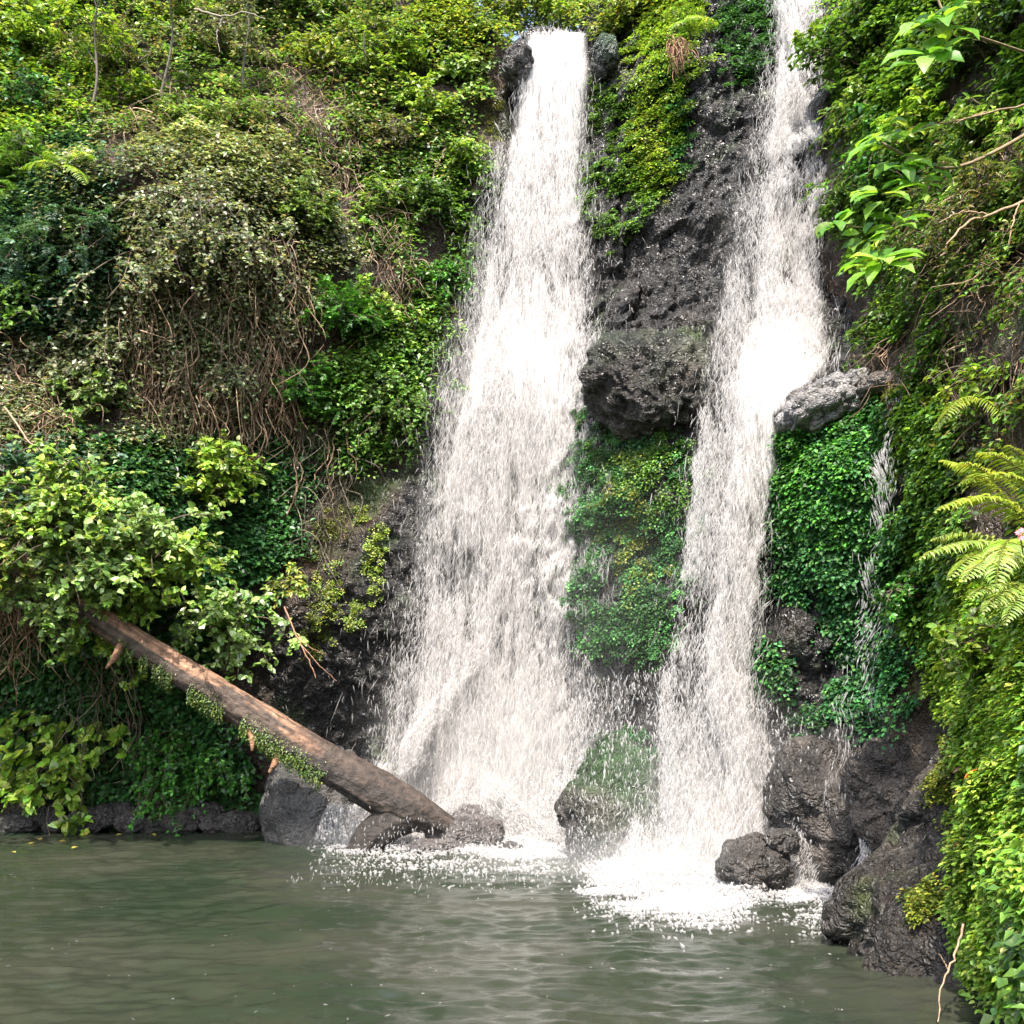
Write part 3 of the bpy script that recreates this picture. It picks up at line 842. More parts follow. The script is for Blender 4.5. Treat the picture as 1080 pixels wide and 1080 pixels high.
boulder("rock_outcrop", at(690, 410, 12.42), (.95, .75, .68), "dark bulging outcrop with a mossy brow between the falls", 8, moss=.18, tan=.25, tint=(.020, .0165, .014), cat="outcrop", rough=2.6, rot=.25)
boulder("rock_ledge", at(868, 432, 10.65), (.60, .55, .27), "pale sunlit ledge rock that parts the narrow fall from the leafy buttress", 9, rot=-.38, tint=(.15, .145, .14), rough=1.8, tan=.2, cat="ledge")
boulder("rock_ledge", at(945, 412, 10.3), (.45, .5, .20), "broken grey ledge strewn with roots above the trickle", 10, rot=-.1, tint=(.10, .09, .08), cat="ledge", tan=.6)
boulder("boulder", at(547, 72, 14.5), (.24, .4, .36), "black rock capping the lip beside the top of the broad fall", 11, tan=.1)
boulder("boulder", at(570, 44, 14.9), (.30, .3, .14), "flat black rock at the lip where the broad fall starts", 12, tan=.1, sub=5)
boulder("boulder", at(328, 852, 13.3), (.60, .6, .85), "wet grey rock rising to a point under the fallen log", 13, tint=(.06,.058,.055), tan=.25)
boulder("boulder", at(345, 874, 13.4), (.5, .45, .36), "low wet grey rock in the spray beneath the log", 14, tint=(.085, .08, .078), tan=.3)
boulder("sloping_rock", at(908, 872, 9.75), (.95, .55, .66), "broad wet rock slab sloping down between the round boulder and the bank", 15, tint=(.026,.023,.02), tan=.35, rot=.5, cat="rock", rough=1.6)
boulder("boulder", at(955, 845, 8.9), (.42, .45, .55), "brown wet rock streaked by run-off behind the mossy bank", 16, tint=(.034,.028,.023), tan=.5, rough=1.6)
boulder("boulder", at(638, 62, 14.4), (.20, .4, .34), "mossy dark rock at the lip on the far side of the broad fall", 17, moss=.6, tan=.1, tint=(.03,.03,.03))
boulder("boulder", at(868, 115, 12.4), (.2, .4, .18), "small square rock jutting out beside the narrow fall", 18, tint=(.08, .075, .07), sub=5)
boulder("boulder", at(885, 128, 12.3), (.22, .3, .1), "flat grey stone shelf next to the narrow fall", 19, tint=(.10, .095, .09), sub=5)
for i, (x, y, s) in enumerate([(20, 868, .22), (60, 872, .14), (95, 866, .24), (140, 870, .17), (165, 872, .13), (190, 868, .20), (225, 870, .15), (250, 868, .24), (45, 860, .3), (120, 858, .26), (215, 858, .22)]):
    boulder("shore_stone", at(x, y, 14.1 + .2 * (y < 865)), (s * 1.3, s, s * .7), "dark wet stone at the waterline below the overgrown bank", 30 + i, sub=4, tan=.2, cat="stone", group="stones along the shaded waterline")
t = thing("runoff_stream", at(905, 930, 8.6), "little white run-off stream slipping between the wet rocks into the pool", "stream", "run-off streams")
tag(stream(RUN, 2600, .012, .05, seed=14, depth=.05).build("spray_drop", M_DROP, t), kind="stuff")
t = thing("runoff_stream", at(845, 930, 9.2), "faint white run-off stream behind the round boulder", "stream", "run-off streams")
tag(stream(RUN2, 900, .010, .05, seed=15, depth=.05).build("spray_drop", M_DROP, t), kind="stuff")

# ------------------------------------------------------------------ fallen log
def rough_tube(pts, rad, seed, sides=48, n=260, amp=.10, tint_f=None):
    pts = np.asarray(pts, float); rad = np.asarray(rad, float)
    s = np.linspace(0, len(pts) - 1, n)
    k = np.arange(len(pts))
    c = np.stack([np.interp(s, k, pts[:, i]) for i in range(3)], -1); r = np.interp(s, k, rad)
    for _ in range(6):
        c[1:-1] = (c[:-2] + 2 * c[1:-1] + c[2:]) / 4
    tan = nrm(np.gradient(c, axis=0)); a = nrm(np.cross(tan, UP)); b_ = np.cross(a, tan)
    th = np.linspace(0, 2 * math.pi, sides, endpoint=False)
    dirs = a[:, None] * np.cos(th)[:, None] + b_[:, None] * np.sin(th)[:, None]
    along = np.concatenate([[0], np.cumsum(np.linalg.norm(np.diff(c, axis=0), axis=1))])
    q = np.stack([np.broadcast_to(along[:, None] * .9, (n, sides)), np.cos(th)[None] * 1.6 + 0 * along[:, None], np.sin(th)[None] * 1.6 + 0 * along[:, None]], -1)
    rid = 1 - np.abs(fbm(q * np.array([1.3, 5.5, 5.5]), 4, 705 + seed)) * 2
    h = amp * fbm(q, 4, 700 + seed) + amp * .55 * rid + .5 * amp * (fbm(q * np.array([1.6, 2.2, 2.2]), 2, 707 + seed) > .12) + .05 * fbm(q * np.array([1.2, 5, 5]), 3, 710 + seed) + .03 * fbm(q * np.array([9, 4, 4]), 2, 715 + seed)
    P = c[:, None] + dirs * (r[:, None] * (1 + h))[..., None]
    idx = np.arange(n * sides).reshape(n, sides); nx = np.roll(idx, -1, 1)
    f = [np.stack([idx[:-1], idx[1:], nx[1:], nx[:-1]], -1).reshape(-1, 4)]
    v = np.concatenate([P.reshape(-1, 3), c[:1] - tan[:1] * r[0] * .15, c[-1:] + tan[-1:] * r[-1] * .25])
    f.append(np.stack([np.full(sides, n * sides), idx[0], nx[0]], -1)); f.append(np.stack([np.full(sides, n * sides + 1), nx[-1], idx[-1]], -1))
    T = tint_f(q, along, np.sin(th)[None] + 0 * along[:, None])
    T = np.concatenate([T.reshape(-1, 3), T[0, :1], T[-1, :1]])
    bag = Bag(); bag.add(v, f, T)
    return bag, c, r, tan
lp = [(-70, 540, 11.5), (30, 600, 11.75), (100, 650, 11.9), (175, 698, 12.0), (250, 745, 12.1), (330, 796, 12.1), (400, 836, 12.1), (436, 855, 12.1), (478, 874, 12.15)]
LP = np.array([at(*p) for p in lp])
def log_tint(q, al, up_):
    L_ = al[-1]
    bark = np.array([.075, .055, .042]); peel_lit = np.array([.25, .145, .09]); wet = np.array([.034, .029, .025])
    pm = np.clip(fbm(q * np.array([1.0, 1.2, 1.2]), 4, 730) * 2.5 + .75 * up_ + .15, 0, 1)[..., None]  # peeled bark, with the lit upper side also put in as lighter tan
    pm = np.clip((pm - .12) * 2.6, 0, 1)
    t = bark + (peel_lit - bark) * pm
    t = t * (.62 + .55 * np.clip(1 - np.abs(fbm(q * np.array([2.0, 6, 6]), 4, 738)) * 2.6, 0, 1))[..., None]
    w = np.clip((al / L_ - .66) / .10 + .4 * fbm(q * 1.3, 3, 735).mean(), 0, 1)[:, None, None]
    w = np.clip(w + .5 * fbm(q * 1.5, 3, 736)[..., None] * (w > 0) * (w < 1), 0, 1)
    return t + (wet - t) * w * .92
log = thing("fallen_log", at(300, 780, 12.1), "long peeling brown tree trunk fallen from the bank into the foot of the broad fall", "log")
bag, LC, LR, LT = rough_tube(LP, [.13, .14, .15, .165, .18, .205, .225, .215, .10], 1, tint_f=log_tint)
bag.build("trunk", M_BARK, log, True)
FP = np.array([at(462, 864, 12.14), at(436, 860, 12.12), at(412, 867, 12.08), at(392, 884, 12.05), at(376, 908, 12.02)])
bag, *_ = rough_tube(FP, [.10, .17, .20, .19, .17], 2, 36, 90, .12, lambda q, al, up_: np.array([.026, .022, .019]) * (1 + .5 * fbm(q * 2, 3, 740)[..., None]))
bag.build("branch", M_BARK, log, True)
for i, (x, y, x2, y2, Y, r) in enumerate([(262, 766, 266, 792, 12.0, .04), (294, 792, 284, 815, 12.05, .05), (128, 680, 112, 705, 11.8, .045)]):
    bag, *_ = rough_tube(np.array([at(x, y, Y), at((x + x2) / 2 + 2, (y + y2) / 2, Y - .05), at(x2, y2, Y - .08)]), [r, r * .9, r * .35], 5 + i, 12, 24, .12,
                         lambda q, al, up_: np.array([.20, .11, .06]) * (1 + .5 * fbm(q * 2, 3, 745)[..., None]))
    bag.build("broken_stub", M_BARK, log, True)
# moss along its lower edge
m = 8000
i = rng.integers(int(.30 * len(LC)), int(.66 * len(LC)), m)
ang = rng.normal(-2.25, .42, m)
a = nrm(np.cross(LT[i], UP)); b_ = np.cross(a, LT[i])
out = a * np.cos(ang)[:, None] + b_ * np.sin(ang)[:, None]
ok = fbm(np.stack([i * .12, 0 * i, 0 * i], -1), 3, 750) > -.15
front = out.copy(); front[:, 1] = -np.abs(front[:, 1]); front = nrm(front)
P = LC[i] + front * (LR[i] * rng.uniform(.95, 1.12, m))[:, None] + np.array([0, 0, -1]) * rng.random((m, 1)) ** 2 * .12
bag = Bag(); leaves(bag, P[ok], (front + np.array([0, 0, -1.2]) + rng.normal(0, .5, (m, 3)))[ok], (front + UP * .8 + rng.normal(0, .4, (m, 3)))[ok], rng.uniform(.016, .032, m)[ok], rng.uniform(.012, .024, m)[ok], pick('mossy', m)[ok])
tag(bag.build("moss", M_LEAF, log), kind="stuff")
# ------------------------------------------------------------------ vegetation builders
def cover(name, polys, n, per, r, L, W, pal, shape='simple', flat=.5, lift=.05, droop=.25, mat=None, holes=0.0, seed=0, upn=.7, clump_jit=.30, use_bank=True, feather=9.0):
    """leafy ground cover clinging to the rock: many small tufts, nobody could count it"""
    bag = Bag()
    for poly in polys:
        area = abs(sum(poly[i - 1][0] * poly[i][1] - poly[i][0] * poly[i - 1][1] for i in range(len(poly)))) / 2
        k = max(4, int(n * area / 10000))
        px, py = poly_sample(poly, k)
        px = px + rng.normal(0, feather, k); py = py + rng.normal(0, feather, k)
        C, N = hit(px, py, use_bank)
        if holes:
            keep = fbm(C * 1.6 + seed, 3, 800 + seed) > holes - .55
            C, N = C[keep], N[keep]
        k = len(C)
        cl = np.exp(rng.normal(0, clump_jit, k))
        rr = r * np.exp(rng.normal(0, .35, k))
        hs = C[:, 1]
        i = np.repeat(np.arange(k), per)
        d = nrm(rng.normal(0, 1, (len(i), 3)))
        out = nrm(N + UP * .35)[i]
        d = d - out * np.minimum(np.sum(d * out, -1, keepdims=True), 0) * 2
        rad = rr[i] * rng.random(len(i)) ** .45
        flatten = d - out * np.sum(d * out, -1, keepdims=True) * (1 - flat)
        P = C[i] + flatten * rad[:, None] + N[i] * lift
        D = nrm(d * .7 + rng.normal(0, .45, d.shape) + np.array([0, 0, -1]) * droop)
        NN = nrm(UP * upn + out * .6 + rng.normal(0, .33, d.shape))
        m = len(i)
        leaves(bag, P, D, NN, L * rng.uniform(.6, 1.25, m), W * rng.uniform(.6, 1.25, m), np.clip(pick(pal, m, .20) * cl[i][:, None], .004, .5), shape)
    return tag(bag.build(name, mat or M_LEAF), kind="stuff")

def curve_branches(start, direc, length, K, droop, wob):
    n = len(start)
    s = np.linspace(0, 1, K)
    w = rng.normal(0, wob, (n, 1, 3)) * np.sin(s * 3)[None, :, None] + rng.normal(0, wob * .5, (n, 1, 3)) * np.sin(s * 7)[None, :, None]
    p = start[:, None] + direc[:, None] * (s[None] * length[:, None])[..., None] + w * length[:, None, None] * .3
    p[..., 2] -= droop * length[:, None] * s[None] ** 2
    return p

def along(pts, i, s):
    K = pts.shape[1]
    f = s * (K - 1); j = np.minimum(f.astype(int), K - 2); u = (f - j)[:, None]
    return pts[i, j] * (1 - u) + pts[i, j + 1] * u, nrm(pts[i, j + 1] - pts[i, j])

def shrub(name, label, cat, px, py, size, nb, L, W, pal, shape='simple', droop=.35, up=.6, twigs=4, per=11, spread=.35, group=None, mat=None, stemc=(.09, .07, .045), clamp=True, out=.8, loc=None, nrmv=None, yoff=0.0, compound=False, lat=1.0):
    if loc is None:
        C, N = hit([px], [py]); C, N = C[0], N[0]
        C = C + np.array([0, yoff, 0])
    else:
        C, N = np.asarray(loc, float), nrm(np.asarray(nrmv, float))
    t = thing(name, C, label, cat, group)
    st = C + rng.normal(0, spread * size * .35, (nb, 3)) * np.array([1, .4, .7])
    dirs = nrm(N * out + UP * up + rng.normal(0, .62, (nb, 3)) * np.array([lat, .7, .8]))
    ln = size * rng.uniform(.45, 1.05, nb)
    B = curve_branches(st, dirs, ln, 9, droop, .35)
    bi = np.repeat(np.arange(nb), twigs); bs = rng.uniform(.30, 1.0, len(bi))
    tp, tt = along(B, bi, bs)
    td = nrm(tt * .7 + rng.normal(0, .6, tp.shape) + UP * .15)
    tl = size * rng.uniform(.16, .36, len(bi))
    T = curve_branches(tp, td, tl, 5, droop * .7, .25)
    sb = Bag()
    tubes(sb, B, (.012 * size ** .5) * np.linspace(1, .35, 9)[None] * np.ones((nb, 1)), 4, np.array(stemc))
    tubes(sb, T, .0045 * np.linspace(1, .5, 5)[None] * np.ones((len(T), 1)), 3, np.array(stemc))
    sb.build("stem", M_STEM, t)
    fb = Bag()
    bc = np.exp(rng.normal(0, .22, nb))
    if compound:                       # feathery leaves: pairs of small leaflets along each twig
        per2 = per * 2
        ti = np.repeat(np.arange(len(T)), per2); ts = np.tile(np.repeat(np.linspace(.12, 1, per), 2), len(T))
        P, tn = along(T, ti, ts)
        side = np.where(np.arange(len(ti)) % 2 == 0, 1, -1)[:, None]
        S = nrm(np.cross(tn, UP + rng.normal(0, .12, tn.shape)))
        D = S * side + tn * .5 + rng.normal(0, .1, tn.shape)
        NN = nrm(np.cross(S, tn)); NN = NN * np.sign(NN[:, 2:3] + 1e-6) + rng.normal(0, .15, tn.shape)
    else:
        ti = np.repeat(np.arange(len(T)), per); ts = rng.uniform(.1, 1.05, len(ti)).clip(0, 1)
        P, tn = along(T, ti, ts)
        D = tn * .55 + rng.normal(0, .62, tn.shape) + np.array([0, 0, -.25])
        NN = UP * .75 + N * .45 + rng.normal(0, .36, tn.shape)
    m = len(ti)
    if clamp:
        lim = cliff.val(P[:, 0], P[:, 2]) - .02
        P[:, 1] = np.minimum(P[:, 1], lim)
    leaves(fb, P, D, NN, L * rng.uniform(.6, 1.2, m), W * rng.uniform(.6, 1.2, m), np.clip(pick(pal, m, .16) * bc[bi[ti]][:, None], .004, .5), shape)
    fb.build("foliage", mat or M_LEAF, t)
    return t

def hanging(px, py, length, off, L, pal, label, group, dry=False, leafn=26, rad=.007):
    C, N = hit([px], [py]); C, N = C[0], N[0]
    K = 22
    z = C[2] - np.linspace(0, length, K)
    x = C[0] + np.cumsum(rng.normal(0, .022, K)) + .05 * np.sin(np.linspace(0, 6, K) + rng.random() * 6)
    y = np.empty(K); y[0] = C[1]
    o = np.minimum(np.linspace(0, 2.2, K), 1) * off
    for k in range(1, K):
        y[k] = min(y[k - 1] + .05, cliff.val(x[k:k + 1], z[k:k + 1])[0] - o[k])
    p = np.stack([x, y, z], -1)
    t = thing("hanging_vine", p[0], label, "vine", group)
    b = Bag(); tubes(b, p, rad, 4, np.array([.17, .115, .07]) if dry else np.array([.09, .075, .045]))
    b.build("stem", M_STEM, t)
    m = leafn
    i = rng.uniform(.02, 1, m)
    P, tn = along(p[None], np.zeros(m, int), i)
    P = P + rng.normal(0, .05, P.shape)
    b = Bag(); leaves(b, P, rng.normal(0, .6, (m, 3)) + np.array([0, -.3, -.7]), UP * .5 + N + rng.normal(0, .4, (m, 3)), L * rng.uniform(.6, 1.2, m), L * .7 * rng.uniform(.7, 1.2, m), pick(pal, m), 'simple')
    b.build("foliage", M_LEAF, t)

def tangle(name, polys, n, ln, rad, off, col=(.16, .105, .065), vertical=.6, seed=0):
    """a dry tangle of thin dead stems"""
    b = Bag()
    for poly in polys:
        area = abs(sum(poly[i - 1][0] * poly[i][1] - poly[i][0] * poly[i - 1][1] for i in range(len(poly)))) / 2
        k = int(n * area / 10000)
        px, py = poly_sample(poly, k)
        C, N = hit(px, py)
        C = C + N * off * rng.uniform(.3, 1.3, (k, 1))
        d = nrm(rng.normal(0, 1, (k, 3)) * np.array([1, .5, 1]) * (1 - vertical) + np.array([0, 0, -1]) * vertical)
        T = curve_branches(C, d, ln * rng.uniform(.4, 1.3, k), 10, .25, .55)
        T[..., 1] = np.minimum(T[..., 1], cliff.val(T[..., 0], T[..., 2]) - .02)
        c = np.array(col) * np.exp(rng.normal(0, .35, (k, 1)))
        tubes(b, T, rad * np.exp(rng.normal(0, .3, (k, 1))) * np.linspace(1, .5, 10), 3, c)
    return tag(b.build(name, M_STEM), kind="stuff")

# ------------------------------------------------------------------ ground cover on the banks
# the slope on the left
cover("undergrowth", [[(-60, -40), (330, -40), (420, 60), (380, 190), (260, 150), (150, 130), (60, 160), (-60, 190)]], 95, 52, .26, .095, .055, 'slope', seed=1, lift=.08, holes=.32, clump_jit=.5)
cover("undergrowth", [[(-60, -40), (100, -40), (110, 120), (60, 150), (-60, 170)]], 60, 60, .30, .10, .065, 'lime', seed=2, lift=.10, holes=.25)
cover("undergrowth", [[(-60, 150), (100, 150), (140, 260), (130, 340), (40, 350), (-60, 350)]], 120, 55, .26, .085, .05, 'blue', seed=3, lift=.10)
cover("undergrowth", [[(60, 170), (250, 120), (330, 190), (370, 260), (330, 330), (200, 380), (90, 350)]], 150, 55, .24, .075, .055, 'grey', seed=4, lift=.14, holes=.2, clump_jit=.42)
cover("undergrowth", [[(-60, 330), (220, 340), (310, 330), (300, 430), (160, 470), (-60, 480)]], 105, 48, .22, .075, .052, 'grey', seed=5, lift=.08, holes=.32, clump_jit=.42)
cover("undergrowth", [[(330, -40), (520, -40), (515, 60), (500, 170), (430, 210), (380, 190)]], 110, 52, .22, .09, .06, 'slope', seed=6, lift=.08, holes=.34, clump_jit=.5)
cover("undergrowth", [[(390, 170), (510, 160), (500, 260), (470, 370), (430, 470), (360, 490), (330, 420), (370, 330)]], 120, 50, .20, .08, .06, 'mid', seed=7, lift=.07, holes=.34, clump_jit=.5)
cover("undergrowth", [[(-60, 480), (280, 460), (330, 480), (300, 600), (230, 700), (60, 660), (-60, 640)]], 90, 45, .22, .09, .065, 'deep', seed=8, lift=.05)
cover("undergrowth", [[(-60, 640), (130, 680), (260, 760), (280, 840), (240, 850), (-60, 850)]], 80, 42, .20, .085, .065, 'deep', seed=9, lift=.05, holes=.1)
cover("undergrowth", [[(430, -40), (640, -40), (625, 30), (560, 35), (500, 60), (440, 40)], [(640, 20), (700, 10), (760, -40), (640, -40)]], 150, 50, .22, .085, .05, 'yellow', seed=10, lift=.14)
cover("undergrowth", [[(-330, -140), (-50, -140), (-50, 850), (-330, 850)], [(-60, -200), (470, -200), (470, -30), (-60, -30)]], 60, 50, .24, .09, .06, 'slope', seed=40, lift=.08, holes=.2)
cover("undergrowth", [[(1130, -140), (1270, -140), (1270, 1060), (1120, 1060)], [(880, -180), (1140, -180), (1140, -30), (880, -30)]], 60, 46, .18, .075, .05, 'mid', seed=41, lift=.08, holes=.25)
# moss and creepers on the dark rock
cover("rock_moss", [[(470, 200), (505, 190), (500, 300), (470, 390), (430, 470), (395, 470), (430, 380)], [(505, 120), (530, 100), (520, 210), (500, 220)], [(330, 545), (360, 535), (362, 610), (345, 690), (325, 690)]], 200, 40, .09, .030, .022, 'moss', seed=11, lift=.02, droop=.5, holes=.35, feather=4)
cover("rock_moss", [[(388, 565), (405, 555), (402, 620), (392, 640), (385, 600)], [(366, 640), (382, 630), (382, 660), (368, 668)], [(372, 535), (386, 530), (384, 552), (372, 556)], [(346, 600), (356, 590), (358, 630), (348, 640)]], 420, 40, .07, .030, .024, 'yellow', seed=12, lift=.02, feather=3)
cover("creeper", [[(672, 0), (745, -10), (735, 70), (715, 120), (708, 200), (690, 215), (675, 150), (665, 60)]], 260, 55, .13, .050, .036, 'lime', seed=13, lift=.05, droop=.6, clump_jit=.25)
cover("creeper", [[(625, 90), (665, 70), (672, 150), (690, 215), (668, 250), (640, 255), (612, 200), (618, 150)]], 230, 50, .11, .050, .038, 'mid', seed=14, lift=.04, droop=.6, holes=.22)
cover("creeper", [[(700, 60), (722, 60), (725, 130), (712, 190), (700, 130)], [(760, -20), (815, -20), (806, 60), (788, 95), (768, 80)]], 280, 50, .11, .050, .038, 'deep', seed=15, lift=.04, droop=.6)
cover("rock_moss", [[(678, 95), (700, 90), (704, 150), (694, 215), (680, 180)]], 420, 44, .08, .035, .022, 'moss', seed=16, lift=.05, droop=1.2)
cover("creeper", [[(622, 440), (690, 445), (718, 475), (724, 540), (712, 610), (690, 690), (640, 690), (606, 650), (604, 560), (612, 490)]], 300, 60, .10, .036, .029, 'deep', seed=17, lift=.04, droop=.7, mat=M_WETLEAF, holes=.38, clump_jit=.5, feather=16)
cover("creeper", [[(604, 540), (724, 540), (700, 690), (630, 700), (604, 650)]], 260, 44, .08, .036, .022, 'wetmoss', seed=18, lift=.01, droop=1.1, mat=M_WETLEAF, holes=.30, feather=18)
cover("creeper", [[(625, 445), (700, 450), (722, 490), (715, 560), (640, 520)]], 190, 54, .10, .038, .031, 'mid', seed=36, lift=.07, droop=.6, holes=.30, clump_jit=.4)
cover("rock_moss", [[(635, 470), (700, 480), (690, 600), (650, 640), (630, 560)]], 120, 44, .08, .035, .028, 'moss', seed=19, lift=.07, droop=.8, holes=.35)
cover("rock_moss", [[(612, 830), (640, 790), (672, 770), (690, 800), (664, 850), (640, 885), (604, 885)], [(680, 830), (710, 815), (705, 850), (680, 860)]], 800, 50, .08, .040, .018, 'wetmoss', seed=20, lift=.0, droop=1.4, mat=M_WETLEAF)
# the leafy buttress beside the narrow fall
cover("creeper", [[(822, 460), (880, 420), (940, 430), (945, 520), (950, 600), (905, 640), (850, 590), (818, 520)]], 380, 60, .12, .056, .046, 'deep', 'ovate', seed=21, lift=.08, droop=.65, mat=M_WETLEAF, clump_jit=.4, holes=.15)
cover("creeper", [[(822, 455), (875, 418), (925, 440), (945, 520), (935, 590), (880, 570), (830, 540)]], 150, 46, .11, .056, .046, 'vivid', 'ovate', seed=22, lift=.13, droop=.55, mat=M_WETLEAF)
cover("creeper", [[(815, 560), (870, 590), (945, 620), (955, 700), (940, 740), (880, 755), (810, 720), (808, 640)]], 320, 54, .12, .052, .042, 'wetmoss', 'ovate', seed=23, lift=.04, droop=.7, mat=M_WETLEAF, holes=.28, feather=16, clump_jit=.45)
cover("rock_moss", [[(860, 420), (885, 405), (892, 430), (870, 440)], [(905, 390), (945, 420), (925, 430)], [(945, 420), (1000, 400), (1010, 490), (960, 520)]], 320, 44, .08, .035, .026, 'moss', seed=24, lift=.02, droop=.6)
# the bank on the right
cover("creeper", [[(990, 650), (1040, 610), (1120, 620), (1130, 1060), (1085, 1050), (1035, 1020), (1025, 950), (1030, 880), (1042, 810), (1000, 720)]], 420, 60, .10, .040, .036, 'lime', 'ovate', seed=25, lift=.05, flat=.6, droop=.35, upn=1.0, mat=M_GLOSSY, clump_jit=.28)
cover("creeper", [[(1000, 700), (1120, 700), (1130, 1040), (1070, 1040), (1045, 980), (1048, 820)]], 110, 50, .10, .042, .036, 'lime', 'ovate', seed=26, lift=.10, flat=.6, droop=.35, upn=1.0)
cover("creeper", [[(955, 600), (1000, 590), (1010, 650), (985, 690), (960, 650)], [(950, 400), (1000, 430), (1010, 600), (960, 610)]], 220, 50, .10, .060, .05, 'mid', 'ovate', seed=27, lift=.05, droop=.45)
cover("rock_moss", [[(962, 935), (985, 930), (1010, 960), (1012, 995), (985, 1000), (962, 965)], [(1005, 770), (1015, 800), (1005, 880), (985, 830)]], 380, 44, .06, .028, .022, 'moss', seed=28, lift=.02, droop=.6, holes=.35, feather=5)
cover("undergrowth", [[(875, -40), (1140, -40), (1140, 130), (1060, 120), (960, 130), (890, 60)]], 80, 50, .20, .09, .055, 'mid', seed=29, lift=.10, holes=.3, clump_jit=.45)
cover("undergrowth", [[(885, 60), (960, 100), (1000, 150), (1000, 250), (940, 300), (900, 250), (885, 130)]], 115, 50, .18, .080, .05, 'mid', seed=30, lift=.10, holes=.22)
cover("undergrowth", [[(960, 110), (1140, 110), (1140, 300), (1040, 290), (980, 260)]], 75, 44, .16, .070, .036, 'slope', seed=31, lift=.10, holes=.42, clump_jit=.45)
cover("undergrowth", [[(900, 240), (960, 260), (1000, 300), (990, 400), (940, 390), (925, 320)]], 100, 44, .15, .065, .045, 'mid', seed=32, lift=.06, holes=.3)
cover("undergrowth", [[(990, 290), (1140, 290), (1140, 640), (1010, 620), (1000, 420)]], 32, 32, .15, .070, .045, 'slope', seed=33, lift=.05, holes=.55)

tangle("dead_stems", [[(0, 380), (60, 380), (70, 560), (0, 560)], [(-20, 560), (55, 565), (60, 640), (20, 680), (-20, 640)]], 320, .55, .007, .18, col=(.24, .155, .095), seed=1)
tangle("dead_stems", [[(120, 250), (330, 250), (310, 440), (150, 440)]], 170, .8, .0065, .24, col=(.22, .15, .095), vertical=.8)
tangle("dead_stems", [[(90, 100), (200, 110), (180, 160), (100, 160)], [(270, 60), (370, 80), (390, 200), (330, 190), (260, 120)], [(380, 200), (440, 210), (430, 340), (395, 340)]], 260, .6, .0065, .20, col=(.22, .155, .10), vertical=.55)
tangle("dead_stems", [[(310, 440), (380, 430), (370, 540), (300, 600), (290, 500)]], 130, .7, .006, .16, col=(.10, .085, .06), vertical=.6)
tangle("dead_stems", [[(70, 640), (150, 680), (160, 780), (80, 780)]], 60, .8, .008, .25, col=(.12, .095, .065), vertical=.8)
tangle("dead_stems", [[(960, 180), (1100, 150), (1100, 300), (990, 330)], [(930, 340), (1000, 380), (990, 440), (930, 420)]], 120, .4, .005, .12, vertical=.35)
tangle("dead_stems", [[(1000, 300), (1100, 300), (1100, 470), (1010, 440)]], 80, .5, .005, .08, vertical=.85, col=(.12, .08, .05))
